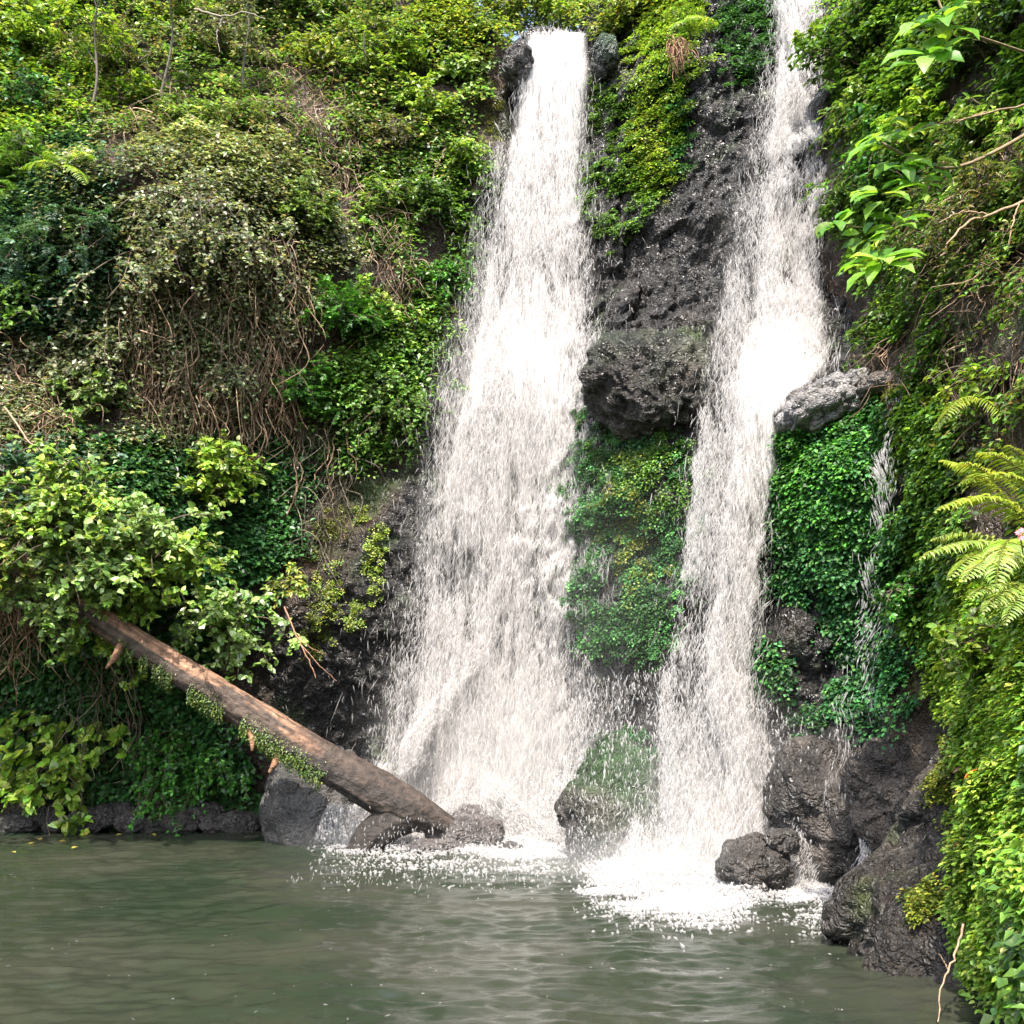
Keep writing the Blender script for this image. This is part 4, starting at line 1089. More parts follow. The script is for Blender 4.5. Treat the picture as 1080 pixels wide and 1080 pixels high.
# ------------------------------------------------------------------ shrubs and small trees, each by itself
BUSH = [
 # name, label, category, px, py, size, branches, leaf L, W, palette, options
 ("broadleaf_bush", "large pale green bush with round leaves spilling over the upper half of the log", "bush", 125, 580, 1.05, 66, .085, .07, 'pale', dict(shape='heart', twigs=5, per=9, up=.7, yoff=-.6, droop=.25, spread=.85)),
 ("broadleaf_bush", "pale glossy bush reaching out towards the broad fall just above the log", "bush", 255, 655, .8, 40, .085, .065, 'pale', dict(shape='heart', twigs=5, per=9, up=.5, yoff=-.7, droop=.4, mat=M_GLOSSY, spread=.7)),
 ("broadleaf_bush", "upright green bush in front of the dark hollow above the log", "bush", 225, 520, .95, 44, .09, .065, 'lime', dict(shape='heart', twigs=5, per=9, up=.8, yoff=-.35, spread=.6)),
 ("broadleaf_bush", "yellowing bush with dry stems at the upper end of the log", "bush", 15, 575, .7, 36, .08, .06, 'yellow', dict(shape='heart', twigs=5, per=9, up=.4, yoff=-.75, spread=.8)),
 ("broadleaf_bush", "bright yellow green bush in the thick of the growth over the log", "bush", 95, 545, .9, 50, .08, .062, 'lime', dict(shape='heart', twigs=5, per=9, up=.5, yoff=-.6, droop=.45, spread=.9)),
 ("broadleaf_bush", "fresh green bush resting on the log right where the bark comes into view", "bush", 150, 640, .62, 44, .08, .062, 'lime', dict(shape='heart', twigs=5, per=9, up=.45, yoff=-.75, droop=.45, spread=.9)),
 ("broadleaf_bush", "leafy bush filling the gap over the log, under the round-leaved bush", "bush", 190, 595, .75, 46, .08, .062, 'lime', dict(shape='heart', twigs=5, per=9, up=.5, yoff=-.75, droop=.35, spread=.8)),
 ("broadleaf_bush", "pale bush draped over the upper log where it leaves the slope", "bush", 95, 625, .6, 44, .078, .06, 'pale', dict(shape='heart', twigs=5, per=9, up=.45, yoff=-1.0, droop=.4, spread=1.0)),
 ("broadleaf_bush", "bluish green bush above the upper end of the log", "bush", 45, 520, .85, 36, .085, .065, 'blue', dict(shape='heart', twigs=4, per=9, up=.6, yoff=-.1, spread=.8)),
 ("broadleaf_bush", "small yellowish bush with bare twigs over the grey rock by the broad fall", "bush", 318, 622, .42, 14, .085, .05, 'yellow', dict(shape='ovate', twigs=4, per=7, up=.4, yoff=-.4)),
 ("broadleaf_bush", "light green big-leaved bush overhanging the pool beneath the log", "bush", 70, 790, .95, 30, .125, .11, 'lime', dict(shape='heart', twigs=4, per=8, up=.3, droop=.5, spread=.8, yoff=-.2)),
 ("leafy_bush", "dense dark green bush under the log close to the waterline", "bush", 195, 800, .85, 44, .085, .05, 'vivid', dict(twigs=6, per=12, up=.2, droop=.55, spread=.9)),
 ("leafy_bush", "shaded dark bush at the edge of the pool below the log's upper end", "bush", 10, 740, .8, 26, .09, .07, 'deep', dict(shape='ovate', twigs=4, per=9, up=.3, spread=.8)),
 ("feathery_shrub", "bright green feathery shrub growing upright halfway up the overgrown slope", "shrub", 352, 350, .95, 34, .055, .022, 'vivid', dict(compound=True, twigs=7, per=16, up=.9, droop=.25, spread=.35)),
 ("feathery_shrub", "bright green feathery shrub with drooping tips below the tallest feathery one", "shrub", 325, 410, .6, 24, .055, .022, 'vivid', dict(compound=True, twigs=6, per=14, up=.5, droop=.4, spread=.6)),
 ("vine_draped_bush", "big grey green mound of a bush smothered in small-leaved vines", "bush", 215, 250, 1.35, 70, .075, .055, 'grey', dict(twigs=6, per=12, up=.55, droop=.7, spread=1.0, yoff=-.1)),
 ("vine_draped_bush", "silvery creeper-covered bush on the shoulder of the slope above the feathery shrub", "bush", 310, 225, .8, 36, .08, .06, 'pale', dict(twigs=6, per=10, up=.4, droop=.6, spread=.8, mat=M_GLOSSY)),
 ("vine_draped_bush", "vine-covered bush below the big grey green mound", "bush", 120, 370, .9, 44, .075, .055, 'grey', dict(twigs=5, per=10, up=.3, droop=.6, spread=1.0)),
 ("vine_draped_bush", "straggly grey bush with brown stems beside the shaded hollow", "bush", 250, 400, .7, 28, .07, .05, 'grey', dict(twigs=5, per=8, up=.3, droop=.7, spread=.9)),
 ("pinnate_shrub", "layered shrub with long feathered leaves at the edge of the slope", "shrub", 30, 195, .95, 34, .075, .028, 'mid', dict(compound=True, twigs=6, per=13, up=.5, spread=.8)),
 ("pinnate_shrub", "dark bluish shrub with feathered leaves under the layered one", "shrub", 70, 260, .95, 34, .07, .03, 'blue', dict(compound=True, twigs=6, per=13, up=.3, droop=.5, spread=.8)),
 ("leafy_bush", "bright yellow green bush at the top corner of the slope", "bush", 20, 60, 1.2, 40, .12, .075, 'lime', dict(shape='ovate', twigs=5, per=10, up=.5, spread=.8)),
 ("leafy_bush", "dark bush with glossy leaves under the bright corner bush", "bush", 20, 120, .8, 28, .10, .065, 'deep', dict(shape='ovate', twigs=4, per=10, spread=.8)),
 ("leafy_bush", "olive wispy bush high on the slope near the bright corner bush", "bush", 125, 80, 1.2, 46, .07, .022, 'olive', dict(twigs=6, per=12, up=.8, droop=.5, spread=.9)),
 ("leafy_bush", "grey-leaved bush with dark stems high on the slope", "bush", 235, 60, 1.1, 34, .085, .055, 'grey', dict(twigs=5, per=8, up=.6, spread=.8)),
 ("leafy_bush", "deep green bush on the skyline of the slope", "bush", 275, 5, 1.0, 34, .10, .06, 'mid', dict(twigs=5, per=10, up=.5, spread=.8)),
 ("leafy_bush", "golden green bush above the dark hollow near the top of the slope", "bush", 345, 75, .85, 30, .10, .055, 'yellow', dict(shape='ovate', twigs=5, per=9, up=.35, spread=.7)),
 ("leafy_bush", "small dusty bush right above the big grey green mound", "bush", 215, 145, .7, 28, .085, .06, 'pale', dict(twigs=5, per=8, up=.6, spread=.9)),
 ("upright_shrub", "bright yellow green upright shrub left of the broad fall's lip", "shrub", 425, 80, .95, 34, .11, .06, 'lime', dict(shape='ovate', twigs=5, per=9, up=1.0, spread=.45)),
 ("leafy_bush", "light green bush under the upright shrub left of the lip", "bush", 455, 120, .75, 28, .10, .06, 'lime', dict(shape='ovate', twigs=5, per=9, up=.5, spread=.6)),
 ("broadleaf_bush", "pale big-leaved bush tucked against the top of the broad fall", "bush", 488, 85, .6, 18, .17, .075, 'pale', dict(shape='lance', twigs=3, per=6, up=.7, spread=.6)),
 ("leafy_bush", "green bush with long hanging shoots halfway down beside the broad fall", "bush", 452, 215, .7, 28, .09, .05, 'mid', dict(shape='ovate', twigs=5, per=10, up=.3, droop=.6, spread=.7)),
 ("leafy_bush", "vivid small-leaved bush on the mossy edge of the broad fall", "bush", 470, 290, .6, 26, .07, .045, 'vivid', dict(twigs=5, per=11, up=.3, droop=.6, spread=.7)),
 ("leafy_bush", "pale green bush among dead stems between the feathery shrub and the broad fall", "bush", 410, 230, .7, 26, .09, .055, 'pale', dict(twigs=5, per=9, up=.6, spread=.7)),
 ("leafy_bush", "dark green bush draping the wall above the grey rock by the broad fall", "bush", 415, 420, .75, 32, .07, .05, 'mid', dict(twigs=6, per=11, up=.2, droop=.7, spread=.8)),
 ("leafy_bush", "olive bush on the dark slope under the golden green one", "bush", 400, 150, .7, 26, .08, .05, 'olive', dict(twigs=5, per=9, spread=.8)),
 ("leafy_bush", "yellow green bush hanging over the lip behind the broad fall", "bush", 540, 20, .7, 28, .085, .05, 'yellow', dict(twigs=5, per=10, up=.5, spread=.8)),
 ("leafy_bush", "sunlit bush on the far side of the stream above the broad fall", "bush", 590, 14, .75, 30, .085, .05, 'lime', dict(twigs=5, per=10, up=.7, spread=.9)),
 ("leafy_bush", "yellowish bush at the crest between the two falls", "bush", 665, 22, .65, 28, .08, .045, 'yellow', dict(twigs=5, per=10, up=.5, spread=.7)),
 ("leafy_bush", "fresh green bush with larger leaves below the olive wispy one", "bush", 150, 120, .7, 24, .13, .075, 'lime', dict(shape='ovate', twigs=4, per=8, up=.6, spread=.7)),
 ("leafy_bush", "bright bush on the skyline between the two grey-stemmed trees", "bush", 205, 30, .8, 26, .13, .075, 'lime', dict(shape='ovate', twigs=4, per=8, up=.6, spread=.7)),
 ("leafy_bush", "light green bush at the top of the slope beside the deep green one", "bush", 330, 20, .8, 26, .12, .065, 'pale', dict(shape='ovate', twigs=4, per=8, up=.6, spread=.7)),
 ("leafy_bush", "leafy bush at the left margin below the layered shrub", "bush", 15, 320, .8, 28, .10, .065, 'mid', dict(shape='ovate', twigs=4, per=8, up=.4, droop=.5, spread=.8)),
 ("leafy_bush", "light leafy bush in the middle of the grey creeper below the mound", "bush", 95, 420, .6, 24, .10, .07, 'pale', dict(shape='ovate', twigs=4, per=8, up=.4, droop=.5, spread=.8)),
 ("leafy_bush", "yellow green bush sprouting beside the tallest feathery shrub", "bush", 395, 330, .65, 24, .095, .055, 'lime', dict(shape='ovate', twigs=4, per=9, up=.6, spread=.6)),
 ("leafy_bush", "fresh green bush hanging beside the upper part of the broad fall", "bush", 490, 170, .55, 22, .09, .055, 'lime', dict(shape='ovate', twigs=4, per=9, up=.3, droop=.6, spread=.6)),
 # the bank on the right
 ("leafy_bush", "mid green bush high on the bank beside the narrow fall", "bush", 915, 55, .85, 32, .10, .06, 'mid', dict(shape='ovate', twigs=5, per=10, up=.4, droop=.5, spread=.7, clamp=False)),
 ("leafy_bush", "yellow green bush draping the edge of the bank next to the narrow fall", "bush", 895, 30, .6, 24, .085, .05, 'lime', dict(twigs=5, per=10, up=.3, droop=.6, spread=.7, clamp=False)),
 ("leafy_bush", "vivid green bush behind the big-leaved sapling", "bush", 950, 150, .7, 34, .075, .05, 'vivid', dict(shape='ovate', twigs=6, per=11, up=.4, droop=.5, spread=.8, clamp=False)),
 ("leafy_bush", "dark bush in the upper corner of the bank", "bush", 1060, 40, .8, 30, .09, .06, 'mid', dict(shape='ovate', twigs=5, per=9, spread=.8, clamp=False)),
 ("leafy_bush", "fresh bush with large leaves under the drooping sapling", "bush", 985, 130, .55, 22, .12, .06, 'lime', dict(shape='lance', twigs=4, per=8, up=.4, droop=.5, spread=.7, clamp=False)),
 ("leafy_bush", "pale bush leaning out over the dark rock beside the narrow fall", "bush", 925, 110, .6, 24, .11, .055, 'pale', dict(shape='ovate', twigs=4, per=8, up=.3, droop=.6, spread=.6, clamp=False)),
 ("leafy_bush", "large-leaved green bush below the leaning sapling", "bush", 955, 270, .5, 24, .11, .055, 'lime', dict(shape='lance', twigs=4, per=8, up=.4, droop=.6, spread=.6, clamp=False)),
 ("leafy_bush", "glossy bush at the picture's edge above the tan dead branch", "bush", 1065, 130, .55, 24, .11, .06, 'pale', dict(shape='ovate', twigs=4, per=8, up=.3, droop=.5, spread=.7, clamp=False)),
 ("leafy_bush", "narrow-leaved bush hanging at the edge of the dark rocks above the ledge", "bush", 905, 190, .5, 22, .10, .035, 'mid', dict(shape='lance', twigs=5, per=9, up=.2, droop=.8, spread=.6, clamp=False)),
 ("wispy_bush", "wispy grey green bush laced with dead twigs on the bank", "bush", 1050, 215, .65, 40, .075, .022, 'olive', dict(twigs=6, per=10, up=.3, droop=.6, spread=.9, clamp=False)),
 ("wispy_bush", "thin-leaved bush hanging below the dead twigs on the bank", "bush", 1000, 255, .5, 30, .065, .025, 'mid', dict(twigs=6, per=9, up=.1, droop=.9, spread=.9, clamp=False)),
 ("leafy_bush", "drooping bright bush on the dark earth above the ferns", "bush", 1050, 395, .42, 14, .085, .045, 'lime', dict(shape='ovate', twigs=4, per=7, up=.3, droop=.7, spread=.5, clamp=False)),
 ("leafy_bush", "small green bush on the dark rocks right of the narrow fall", "bush", 935, 335, .5, 22, .07, .05, 'mid', dict(shape='ovate', twigs=5, per=9, up=.2, droop=.7, spread=.7, clamp=False)),
 ("leafy_bush", "round green bush between the trickle and the ferns", "bush", 985, 625, .40, 26, .055, .04, 'vivid', dict(shape='ovate', twigs=5, per=10, up=.5, droop=.5, spread=.8, clamp=False)),
 ("leafy_bush", "bright bush with longer leaves under the ferns on the bank", "bush", 1065, 690, .40, 20, .085, .04, 'lime', dict(shape='lance', twigs=4, per=8, up=.5, spread=.7, clamp=False)),
]
for nm, lab, (x, y, Y), size, nb, pal in [
    ("leafy_bush", "yellow green tree-like bush beyond the stream, behind the lip of the broad fall", (560, 35, 17.0), 1.5, 60, 'lime'),
    ("leafy_bush", "yellowish bush beyond the stream just left of the broad fall's lip", (505, 30, 17.0), 1.4, 50, 'yellow'),
    ("leafy_bush", "olive bush beyond the stream where a little sky shows through", (630, 35, 17.6), 1.3, 40, 'yellow'),
    ("leafy_bush", "mid green bush beyond the stream, farthest back at the crest", (590, 25, 18.5), 1.7, 55, 'olive'),
    ("leafy_bush", "green bush at the crest between the tree fern and the narrow fall", (690, 20, 16.0), 1.2, 40, 'lime')]:
    shrub(nm, lab, "bush", x, y, size, nb, .11, .06, pal, 'ovate', twigs=5, per=11, up=.8, spread=1.0, loc=at(x, y, Y), nrmv=(0, -1, .2), clamp=False)
for nm, lab, cat, x, y, size, nb, L, W, pal, kw in BUSH:
    shrub(nm, lab, cat, x, y, size, nb, L, W, pal, **kw)

# slender trees standing in the thicket on the slope: trunk and crown
def small_tree(px, py, h, pal, label, lean=.1, L=.10, W=.06, n=9):
    C, N = hit([px], [py]); C, N = C[0] + N[0] * .1, N[0]
    t = thing("slender_tree", C, label, "tree", "slender trees in the thicket")
    K = 14; s = np.linspace(0, 1, K)
    tr = C + np.stack([lean * s * h + .08 * np.sin(s * 5 + px), -.45 * s * h * .5 + 0 * s, s * h], -1)
    b = Bag(); tubes(b, tr, .024 * np.linspace(1, .35, K), 7, np.array([.13, .11, .085]))
    nb = n
    st, tt = along(tr[None], np.zeros(nb, int), rng.uniform(.35, .98, nb))
    B = curve_branches(st, nrm(rng.normal(0, .7, (nb, 3)) + UP * .7 + N * .3), h * rng.uniform(.25, .5, nb), 9, .2, .4)
    tubes(b, B, .012 * np.linspace(1, .35, 9), 4, np.array([.12, .10, .075]))
    b.build("trunk", M_STEM, t, True)
    bi = np.repeat(np.arange(nb), 9)
    tp, t2 = along(B, bi, rng.uniform(.25, 1, len(bi)))
    T = curve_branches(tp, nrm(t2 * .5 + rng.normal(0, .7, tp.shape)), h * rng.uniform(.08, .16, len(bi)), 5, .3, .2)
    ti = np.repeat(np.arange(len(T)), 10)
    P, tn = along(T, ti, rng.uniform(.05, 1, len(ti)))
    m = len(ti); b = Bag()
    tubes(b, T, .004, 3, np.array([.10, .085, .06]))
    leaves(b, P, tn * .5 + rng.normal(0, .6, P.shape) + np.array([0, 0, -.3]), UP * .8 + N * .4 + rng.normal(0, .35, P.shape), L * rng.uniform(.6, 1.2, m), W * rng.uniform(.6, 1.2, m), pick(pal, m), 'ovate')
    b.build("crown", M_LEAF, t)
small_tree(175, 110, 1.9, 'olive', "slender olive-leaved tree standing above the big grey green mound", .05)
small_tree(262, 105, 1.8, 'grey', "slender grey-leaved tree with a dark stem near the top of the slope", -.05, .09, .055)
small_tree(95, 120, 1.7, 'lime', "slender bright-leaved tree between the corner bush and the olive-leaved tree", .15)
small_tree(385, 95, 1.4, 'yellow', "slender yellow green tree left of the upright shrub", .1, .09, .05)

# vines hanging down the slope
vl = "thin leafy vine hanging down the overgrown slope"
for x, y, ln in [(150, 215, 1.9), (178, 230, 2.2), (205, 240, 2.4), (230, 245, 2.1), (255, 250, 2.3), (280, 255, 2.0), (300, 265, 1.7), (322, 275, 1.6), (120, 280, 1.7), (90, 330, 1.6), (60, 350, 1.4), (30, 340, 1.8), (140, 330, 1.8),
                 (430, 150, 1.5), (450, 240, 1.4), (475, 180, 1.6), (490, 130, 1.3), (400, 210, 1.6), (415, 260, 1.3), (385, 260, 1.4), (465, 330, 1.0), (300, 120, 1.3), (330, 130, 1.5), (365, 150, 1.3)]:
    hanging(x + rng.normal(0, 3), y, ln * .8, .22, .065, 'grey' if x < 340 and y > 200 else 'mid', vl, "leafy vines hanging on the slope")
dl = "bare brown vine stem dangling in front of the dark hollow"
for x, y, ln in [(165, 250, 2.6), (190, 270, 2.3), (215, 265, 2.8), (242, 262, 2.7), (268, 280, 2.4), (290, 285, 2.3), (100, 640, 1.5), (118, 650, 1.7), (85, 655, 1.3), (340, 420, 1.5), (355, 430, 1.7), (325, 445, 1.4), (370, 425, 1.2), (310, 440, 1.8), (400, 250, 1.6), (20, 390, 1.9), (45, 400, 1.7)]:
    hanging(x + rng.normal(0, 3), y, ln * .85, .30, .04, 'dry', dl, "bare vines dangling on the slope", True, 7, .009)
rl = "thin dry root dangling in front of the dark earth bank"
for x, y, ln in [(985, 300, .7), (1000, 320, .8), (1012, 330, .9), (1030, 310, 1.0), (1048, 320, .9), (1065, 330, .8), (945, 350, .6), (962, 345, .5)]:
    hanging(x, y, ln, .06, .03, 'dry', rl, "dry roots dangling from the bank", True, 3, .004)

# ------------------------------------------------------------------ ferns
def frond_into(bag, a, tip, sag, wid, pal, pairs=28, bend=.12):
    K = 30; s = np.linspace(0, 1, K)
    p = a + (tip - a) * s[:, None]
    ln = np.linalg.norm(tip - a)
    p[:, 2] += sag * ln * np.sin(s * math.pi) ** .8
    p = p + rng.normal(0, bend * .15, 3) * np.sin(s * math.pi)[:, None] * ln
    tubes(bag, p, .006 * np.linspace(1, .25, K) * ln / .7, 4, np.array([.16, .17, .04]))
    ss = np.repeat(np.linspace(.10, .985, pairs), 2)
    P, tn = along(p[None], np.zeros(len(ss), int), ss)
    side = np.where(np.arange(len(ss)) % 2 == 0, 1, -1)[:, None]
    S = nrm(np.cross(tn, UP))
    prof = np.sin(np.clip(ss * .93 + .10, 0, 1) * math.pi) ** .7
    D = S * side + tn * .45 + np.array([0, 0, -.28]) + rng.normal(0, .05, P.shape)
    NN = nrm(np.cross(S, tn)); NN *= np.sign(NN[:, 2:3] + 1e-6)
    NN = NN + S * side * .25 + rng.normal(0, .08, P.shape)
    L = wid * (.12 + .88 * prof) * rng.uniform(.88, 1.1, len(ss))
    leaves(bag, P, D, NN, L, np.full(len(ss), ln / pairs * .62), pick(pal, len(ss), .12), 'lance')

def fern(px, py, Y, tips, wid, pal, label, group="ferns on the bank", sag=.16, pairs=30):
    a = at(px, py, Y)
    t = thing("fern", a, label, "fern", group)
    for (x, y, yy) in tips:
        b = Bag(); frond_into(b, a + rng.normal(0, .02, 3), at(x, y, yy), sag, wid, pal, pairs)
        b.build("frond", M_BIGLEAF, t)
    return t
PAL['fern'] = [(.27, .37, .09), (.22, .34, .06), (.32, .39, .13)]
PAL['yfern'] = [(.31, .38, .06), (.26, .35, .05)]
fern(1092, 560, 5.7, [(984, 541, 5.45), (1012, 488, 5.6), (990, 486, 5.9), (1130, 500, 5.5), (1120, 640, 5.3)], .15, 'yfern', "yellow green fern with arching fronds on the bank above the pink flower")
fern(1086, 592, 5.55, [(968, 591, 5.3), (981, 570, 5.6), (1000, 612, 5.2), (1016, 614, 5.05), (1050, 625, 4.9), (1130, 600, 5.2)], .15, 'fern', "large light green fern reaching out over the leafy bank")
fern(1092, 628, 5.4, [(1022, 632, 5.1), (1035, 648, 5.0), (1060, 660, 4.95)], .12, 'fern', "shaded fern just beneath the large light green one")
fern(1100, 520, 5.9, [(1010, 512, 5.7), (1030, 478, 5.8), (1060, 470, 5.9)], .13, 'yfern', "yellow fern standing highest of the big ferns on the bank")
fern(1030, 424, 7.2, [(988, 452, 7.0), (1000, 432, 7.1), (1062, 446, 7.0)], .13, 'yfern', "small yellow fern on the dark earth above the big ferns", sag=.22, pairs=18)
t = fern(728, 40, 13.2, [(700, 12, 13.0), (714, 2, 12.9), (742, 10, 13.0), (758, 24, 13.0), (735, 20, 12.6), (706, 32, 12.7)], .20, 'lime', "tree fern with a brown skirt at the crest between the falls", None, .3, 20)
b = Bag()
m = 60
d = nrm(rng.normal(0, .35, (m, 3)) * np.array([1, .6, .3]) + np.array([0, -.3, -1]))
T = curve_branches(at(714, 46, 12.95) + rng.normal(0, .07, (m, 3)), d, rng.uniform(.25, .5, m), 8, .2, .2)
tubes(b, T, .010 * np.linspace(1, .5, 8), 3, np.array([.20, .11, .06]) * np.exp(rng.normal(0, .3, (m, 1))))
b.build("dead_skirt", M_STEM, t)
fern(70, 180, 12.2, [(20, 178, 11.9), (45, 160, 12), (100, 165, 12), (90, 195, 11.8)], .18, 'lime', "fern with layered fronds on the overgrown slope", None, .2, 20)

# ------------------------------------------------------------------ big-leaved saplings close by
PAL['sap'] = [(.16, .33, .03), (.11, .27, .025), (.21, .36, .06), (.08, .20, .02)]
def whorl(bag, c, ax, n, L, W, pal='sap', spread=1.0):
    ax = nrm(np.asarray(ax, float))
    r0 = nrm(np.cross(ax, np.array([.3, .8, .2]))); r1 = np.cross(ax, r0)
    th = np.arange(n) * 2.4 + rng.normal(0, .25, n)
    tilt = rng.uniform(.15, .75, n)[:, None]
    R = r0 * np.cos(th)[:, None] + r1 * np.sin(th)[:, None]
    D = R * spread + ax * tilt + np.array([0, 0, -.12])
    NN = ax * 1.0 - R * tilt * .4 + UP * .5 + rng.normal(0, .25, (n, 3))
    L, W = L * 1.18, W * 1.5
    leaves(bag, c + nrm(D) * .02 + ax * rng.uniform(-.06, .03, (n, 1)), D, NN, L * rng.uniform(.65, 1.15, n), W * rng.uniform(.75, 1.1, n), pick(pal, n, .14), 'lance')

def sapling(label, base, pts, whorls):
    t = thing("broadleaf_sapling", base[0], label, "sapling", "big-leaved saplings on the bank")
    for path, r in pts:
        p = np.array([at(*q) for q in path])
        K = 16; s = np.linspace(0, len(p) - 1, K); k = np.arange(len(p))
        c = np.stack([np.interp(s, k, p[:, i]) for i in range(3)], -1)
        for _ in range(3): c[1:-1] = (c[:-2] + 2 * c[1:-1] + c[2:]) / 4
        b = Bag(); tubes(b, c, r * np.linspace(1, .45, K), 7, np.array([.22, .17, .10])); b.build("branch", M_STEM, t, True)
    for (x, y, Y, ax, n, L, W) in whorls:
        b = Bag(); whorl(b, at(x, y, Y), ax, n, L, W); b.build("leaf_whorl", M_BIGLEAF, t, True)
sapling("big-leaved sapling drooping from the top edge beside the narrow fall", [at(1090, 45, 6.0)],
        [([(1100, 62, 6.3), (1060, 48, 6.0), (1030, 38, 5.8), (995, 20, 5.6)], .012), ([(1000, 25, 5.6), (985, -10, 5.6), (990, -50, 5.7)], .010)],
        [(993, 22, 5.5, (-.3, -.6, .5), 13, .25, .085), (978, 60, 5.5, (-.3, -.7, .2), 11, .23, .08), (1000, -8, 5.5, (0, -.5, .7), 6, .24, .085), (975, 20, 5.6, (-.7, -.4, .3), 5, .22, .08)])
sapling("big-leaved sapling leaning out of the bank towards the narrow fall, with bare tan branches", [at(1095, 140, 6.4)],
        [([(1110, 125, 6.6), (1060, 155, 6.3), (1000, 185, 6.1), (945, 160, 6.0), (930, 150, 6.0)], .016), ([(1000, 185, 6.1), (960, 205, 6.0), (930, 205, 5.9)], .010), ([(985, 190, 6.1), (960, 240, 6.0), (928, 275, 5.9)], .009), ([(940, 240, 6.0), (905, 240, 6.0), (882, 235, 6.0)], .008)],
        [(925, 145, 5.9, (-.6, -.5, .5), 11, .20, .07), (950, 175, 5.9, (-.2, -.7, .5), 12, .21, .072), (930, 205, 5.85, (-.5, -.6, .3), 9, .19, .065), (882, 236, 5.95, (-.6, -.5, .4), 9, .155, .055), (928, 274, 5.8, (-.3, -.6, .6), 12, .21, .075), (965, 195, 5.9, (.1, -.8, .4), 9, .18, .06), (945, 235, 5.9, (-.2, -.7, .5), 10, .17, .06), (985, 170, 5.95, (.2, -.7, .6), 9, .17, .06), (912, 250, 5.9, (-.5, -.5, .2), 8, .15, .055), (960, 140, 6.0, (0, -.6, .7), 9, .18, .06)])

# dead branches
def dead_branch(label, paths, cat="dead branch", col=(.26, .18, .115), group="dead branches"):
    p0 = at(*paths[0][0][0])
    t = thing("dead_branch", p0, label, cat, group)
    for i, (path, r) in enumerate(paths):
        p = np.array([at(*q) for q in path]); K = 20
        s = np.linspace(0, len(p) - 1, K); k = np.arange(len(p))
        c = np.stack([np.interp(s, k, p[:, j]) for j in range(3)], -1)
        for _ in range(2): c[1:-1] = (c[:-2] + 2 * c[1:-1] + c[2:]) / 4
        c[1:-1] += rng.normal(0, r * .5, (K - 2, 3))
        b = Bag(); tubes(b, c, r * np.linspace(1, .4, K), 6, np.array(col)); b.build("stem" if i == 0 else "twig", M_STEM, t, True)
dead_branch("tan dead branch angling down from the edge across the wispy bush", [([(1110, 195, 6.0), (1060, 222, 5.9), (1030, 228, 5.8), (1005, 250, 5.7), (992, 270, 5.7)], .013), ([(1040, 226, 5.8), (1015, 222, 5.8), (990, 235, 5.7)], .007), ([(1075, 214, 5.9), (1065, 250, 5.8), (1063, 265, 5.8)], .006)])
dead_branch("thin dead branch above the wispy bush pointing at the narrow fall", [([(1110, 105, 6.2), (1060, 115, 6.1), (1000, 130, 6.0), (960, 135, 6.0)], .009), ([(1040, 118, 6.1), (1010, 128, 6.0), (985, 150, 6.0)], .005)])
dead_branch("reddish bare twig poking out over the grey rock above the log", [([(300, 640, 12.4), (312, 670, 12.2), (325, 695, 12.1), (333, 715, 12.1)], .012), ([(318, 680, 12.15), (335, 700, 12.1), (355, 718, 12.1)], .007), ([(312, 668, 12.2), (328, 684, 12.1), (345, 690, 12.1)], .006)], col=(.22, .12, .075))
dead_branch("thin pale twig standing in the water by the leafy bank", [([(1016, 975, 5.6), (1006, 1010, 5.5), (994, 1035, 5.4), (989, 1078, 5.25)], .007), ([(1000, 1022, 5.45), (994, 1012, 5.45), (990, 1004, 5.45)], .004)])
dead_branch("long bare branch crossing the tangle at the edge of the slope", [([(5, 430, 11.8), (30, 465, 11.7), (55, 490, 11.6), (70, 525, 11.5)], .014), ([(30, 465, 11.7), (45, 450, 11.6), (62, 440, 11.6)], .007)])
dead_branch("pale broken stick lodged beside the broad fall", [([(470, 155, 13.9), (463, 172, 13.9), (456, 188, 13.9)], .018), ([(463, 172, 13.9), (452, 166, 13.9)], .008)])
dead_branch("crooked pale branch high on the slope over the bushes", [([(205, 10, 13.2), (235, 18, 13.1), (262, 12, 13.0), (280, 20, 13)], .018), ([(235, 18, 13.1), (228, 35, 13.1), (232, 55, 13.1)], .012)], col=(.20, .17, .13))

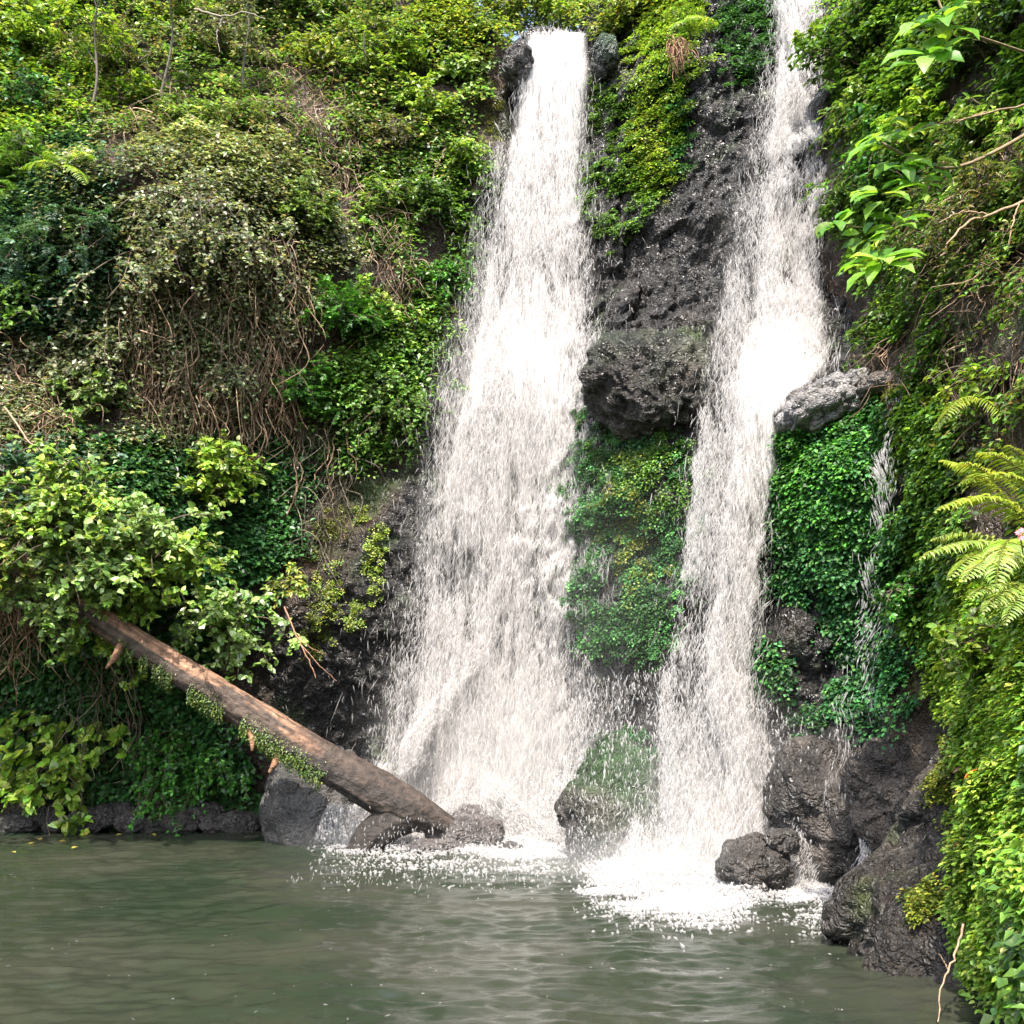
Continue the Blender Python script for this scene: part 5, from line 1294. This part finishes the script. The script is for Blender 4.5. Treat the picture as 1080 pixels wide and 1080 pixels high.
# ------------------------------------------------------------------ flower and fallen leaves
fl = thing("pink_flower", at(1076, 565, 5.0), "pink flower head beside the large light green fern", "flower")
for (x, y) in [(1074, 562), (1078, 559), (1077, 567)]:
    n = 7; c = at(x, y, 5.0); b = Bag()
    th = np.arange(n) * 2 * math.pi / n
    D = np.stack([np.cos(th), -.35 + 0 * th, np.sin(th)], -1)
    leaves(b, np.repeat(c[None], n, 0), D, np.repeat(np.array([[-.2, -1, .4]]), n, 0), .018, .013, np.array([[.62, .16, .22]]) * np.exp(rng.normal(0, .15, (n, 1))), 'ovate')
    b.build("petal", M_LEAF, fl)
b = Bag(); tubes(b, np.array([at(1076, 566, 5.02), at(1080, 590, 5.1), at(1086, 615, 5.2)]), .004, 5, np.array([.10, .14, .04])); b.build("stem", M_STEM, fl)

def fallen(name, label, p, D, N, L, W, col, group=None):
    b = Bag(); leaves(b, np.array([p]), np.array([D], float), np.array([N], float), L, W, np.array([col]), 'ovate')
    return tag(b.build(name, M_LEAF), label, "leaf", group)
def on_water(x, y):
    d = rays(x, y); t_ = -CAM_H / d[2]; p = d * t_
    p[2] = pool_z(p[0:1], p[1:2])[0] + .012
    return p
fallen("fallen_leaf", "large orange dead leaf floating by the shaded waterline", on_water(203, 877), (1, .3, .25), (-.1, -.6, 1), .26, .17, (.50, .17, .03))
fallen("fallen_leaf", "small green leaf floating next to the orange one", on_water(190, 879), (1, .1, .05), (0, -.4, 1), .16, .08, (.10, .22, .05))
for i, (x, y) in enumerate([(45, 886), (62, 889), (30, 893), (92, 884), (122, 884), (15, 900), (160, 881), (75, 897)]):
    fallen("fallen_leaf", "yellowish leaf drifting near the shaded shore", on_water(x, y), (rng.normal(), rng.normal(), .05), (0, -.3, 1), .09, .06, (.32, .26, .06), "yellowish leaves adrift on the pool")
P, N = hit([918, 924, 914], [804, 816, 763])
fallen("fallen_leaf", "small yellow leaf stuck on the wet rock under the buttress", P[0] + N[0] * .14, (1, 0, .2), N[0], .11, .07, (.50, .40, .04))
fallen("fallen_leaf", "orange leaf stuck on the wet rock under the yellow leaf", P[1] + N[1] * .14, (1, 0, -.3), N[1], .13, .08, (.42, .20, .03))
for lab, (x, y), c in [("orange dead leaf lying high on the leafy bank", (1052, 835), (.55, .16, .03)), ("brown dead leaf with pale edges on the leafy bank", (1030, 828), (.36, .20, .13)), ("dark red dead leaf halfway down the leafy bank", (1038, 908), (.20, .06, .03)),
                       ("small rust leaf beside the brown one on the leafy bank", (1026, 853), (.42, .11, .03)), ("curled brown leaf under the ferns on the leafy bank", (1072, 780), (.22, .10, .05))]:
    P, N = hit([x], [y])
    fallen("fallen_leaf", lab, P[0] + N[0] * .17, (1, -.3, -.2), N[0] + np.array([0, 0, .6]), .10, .06, c)
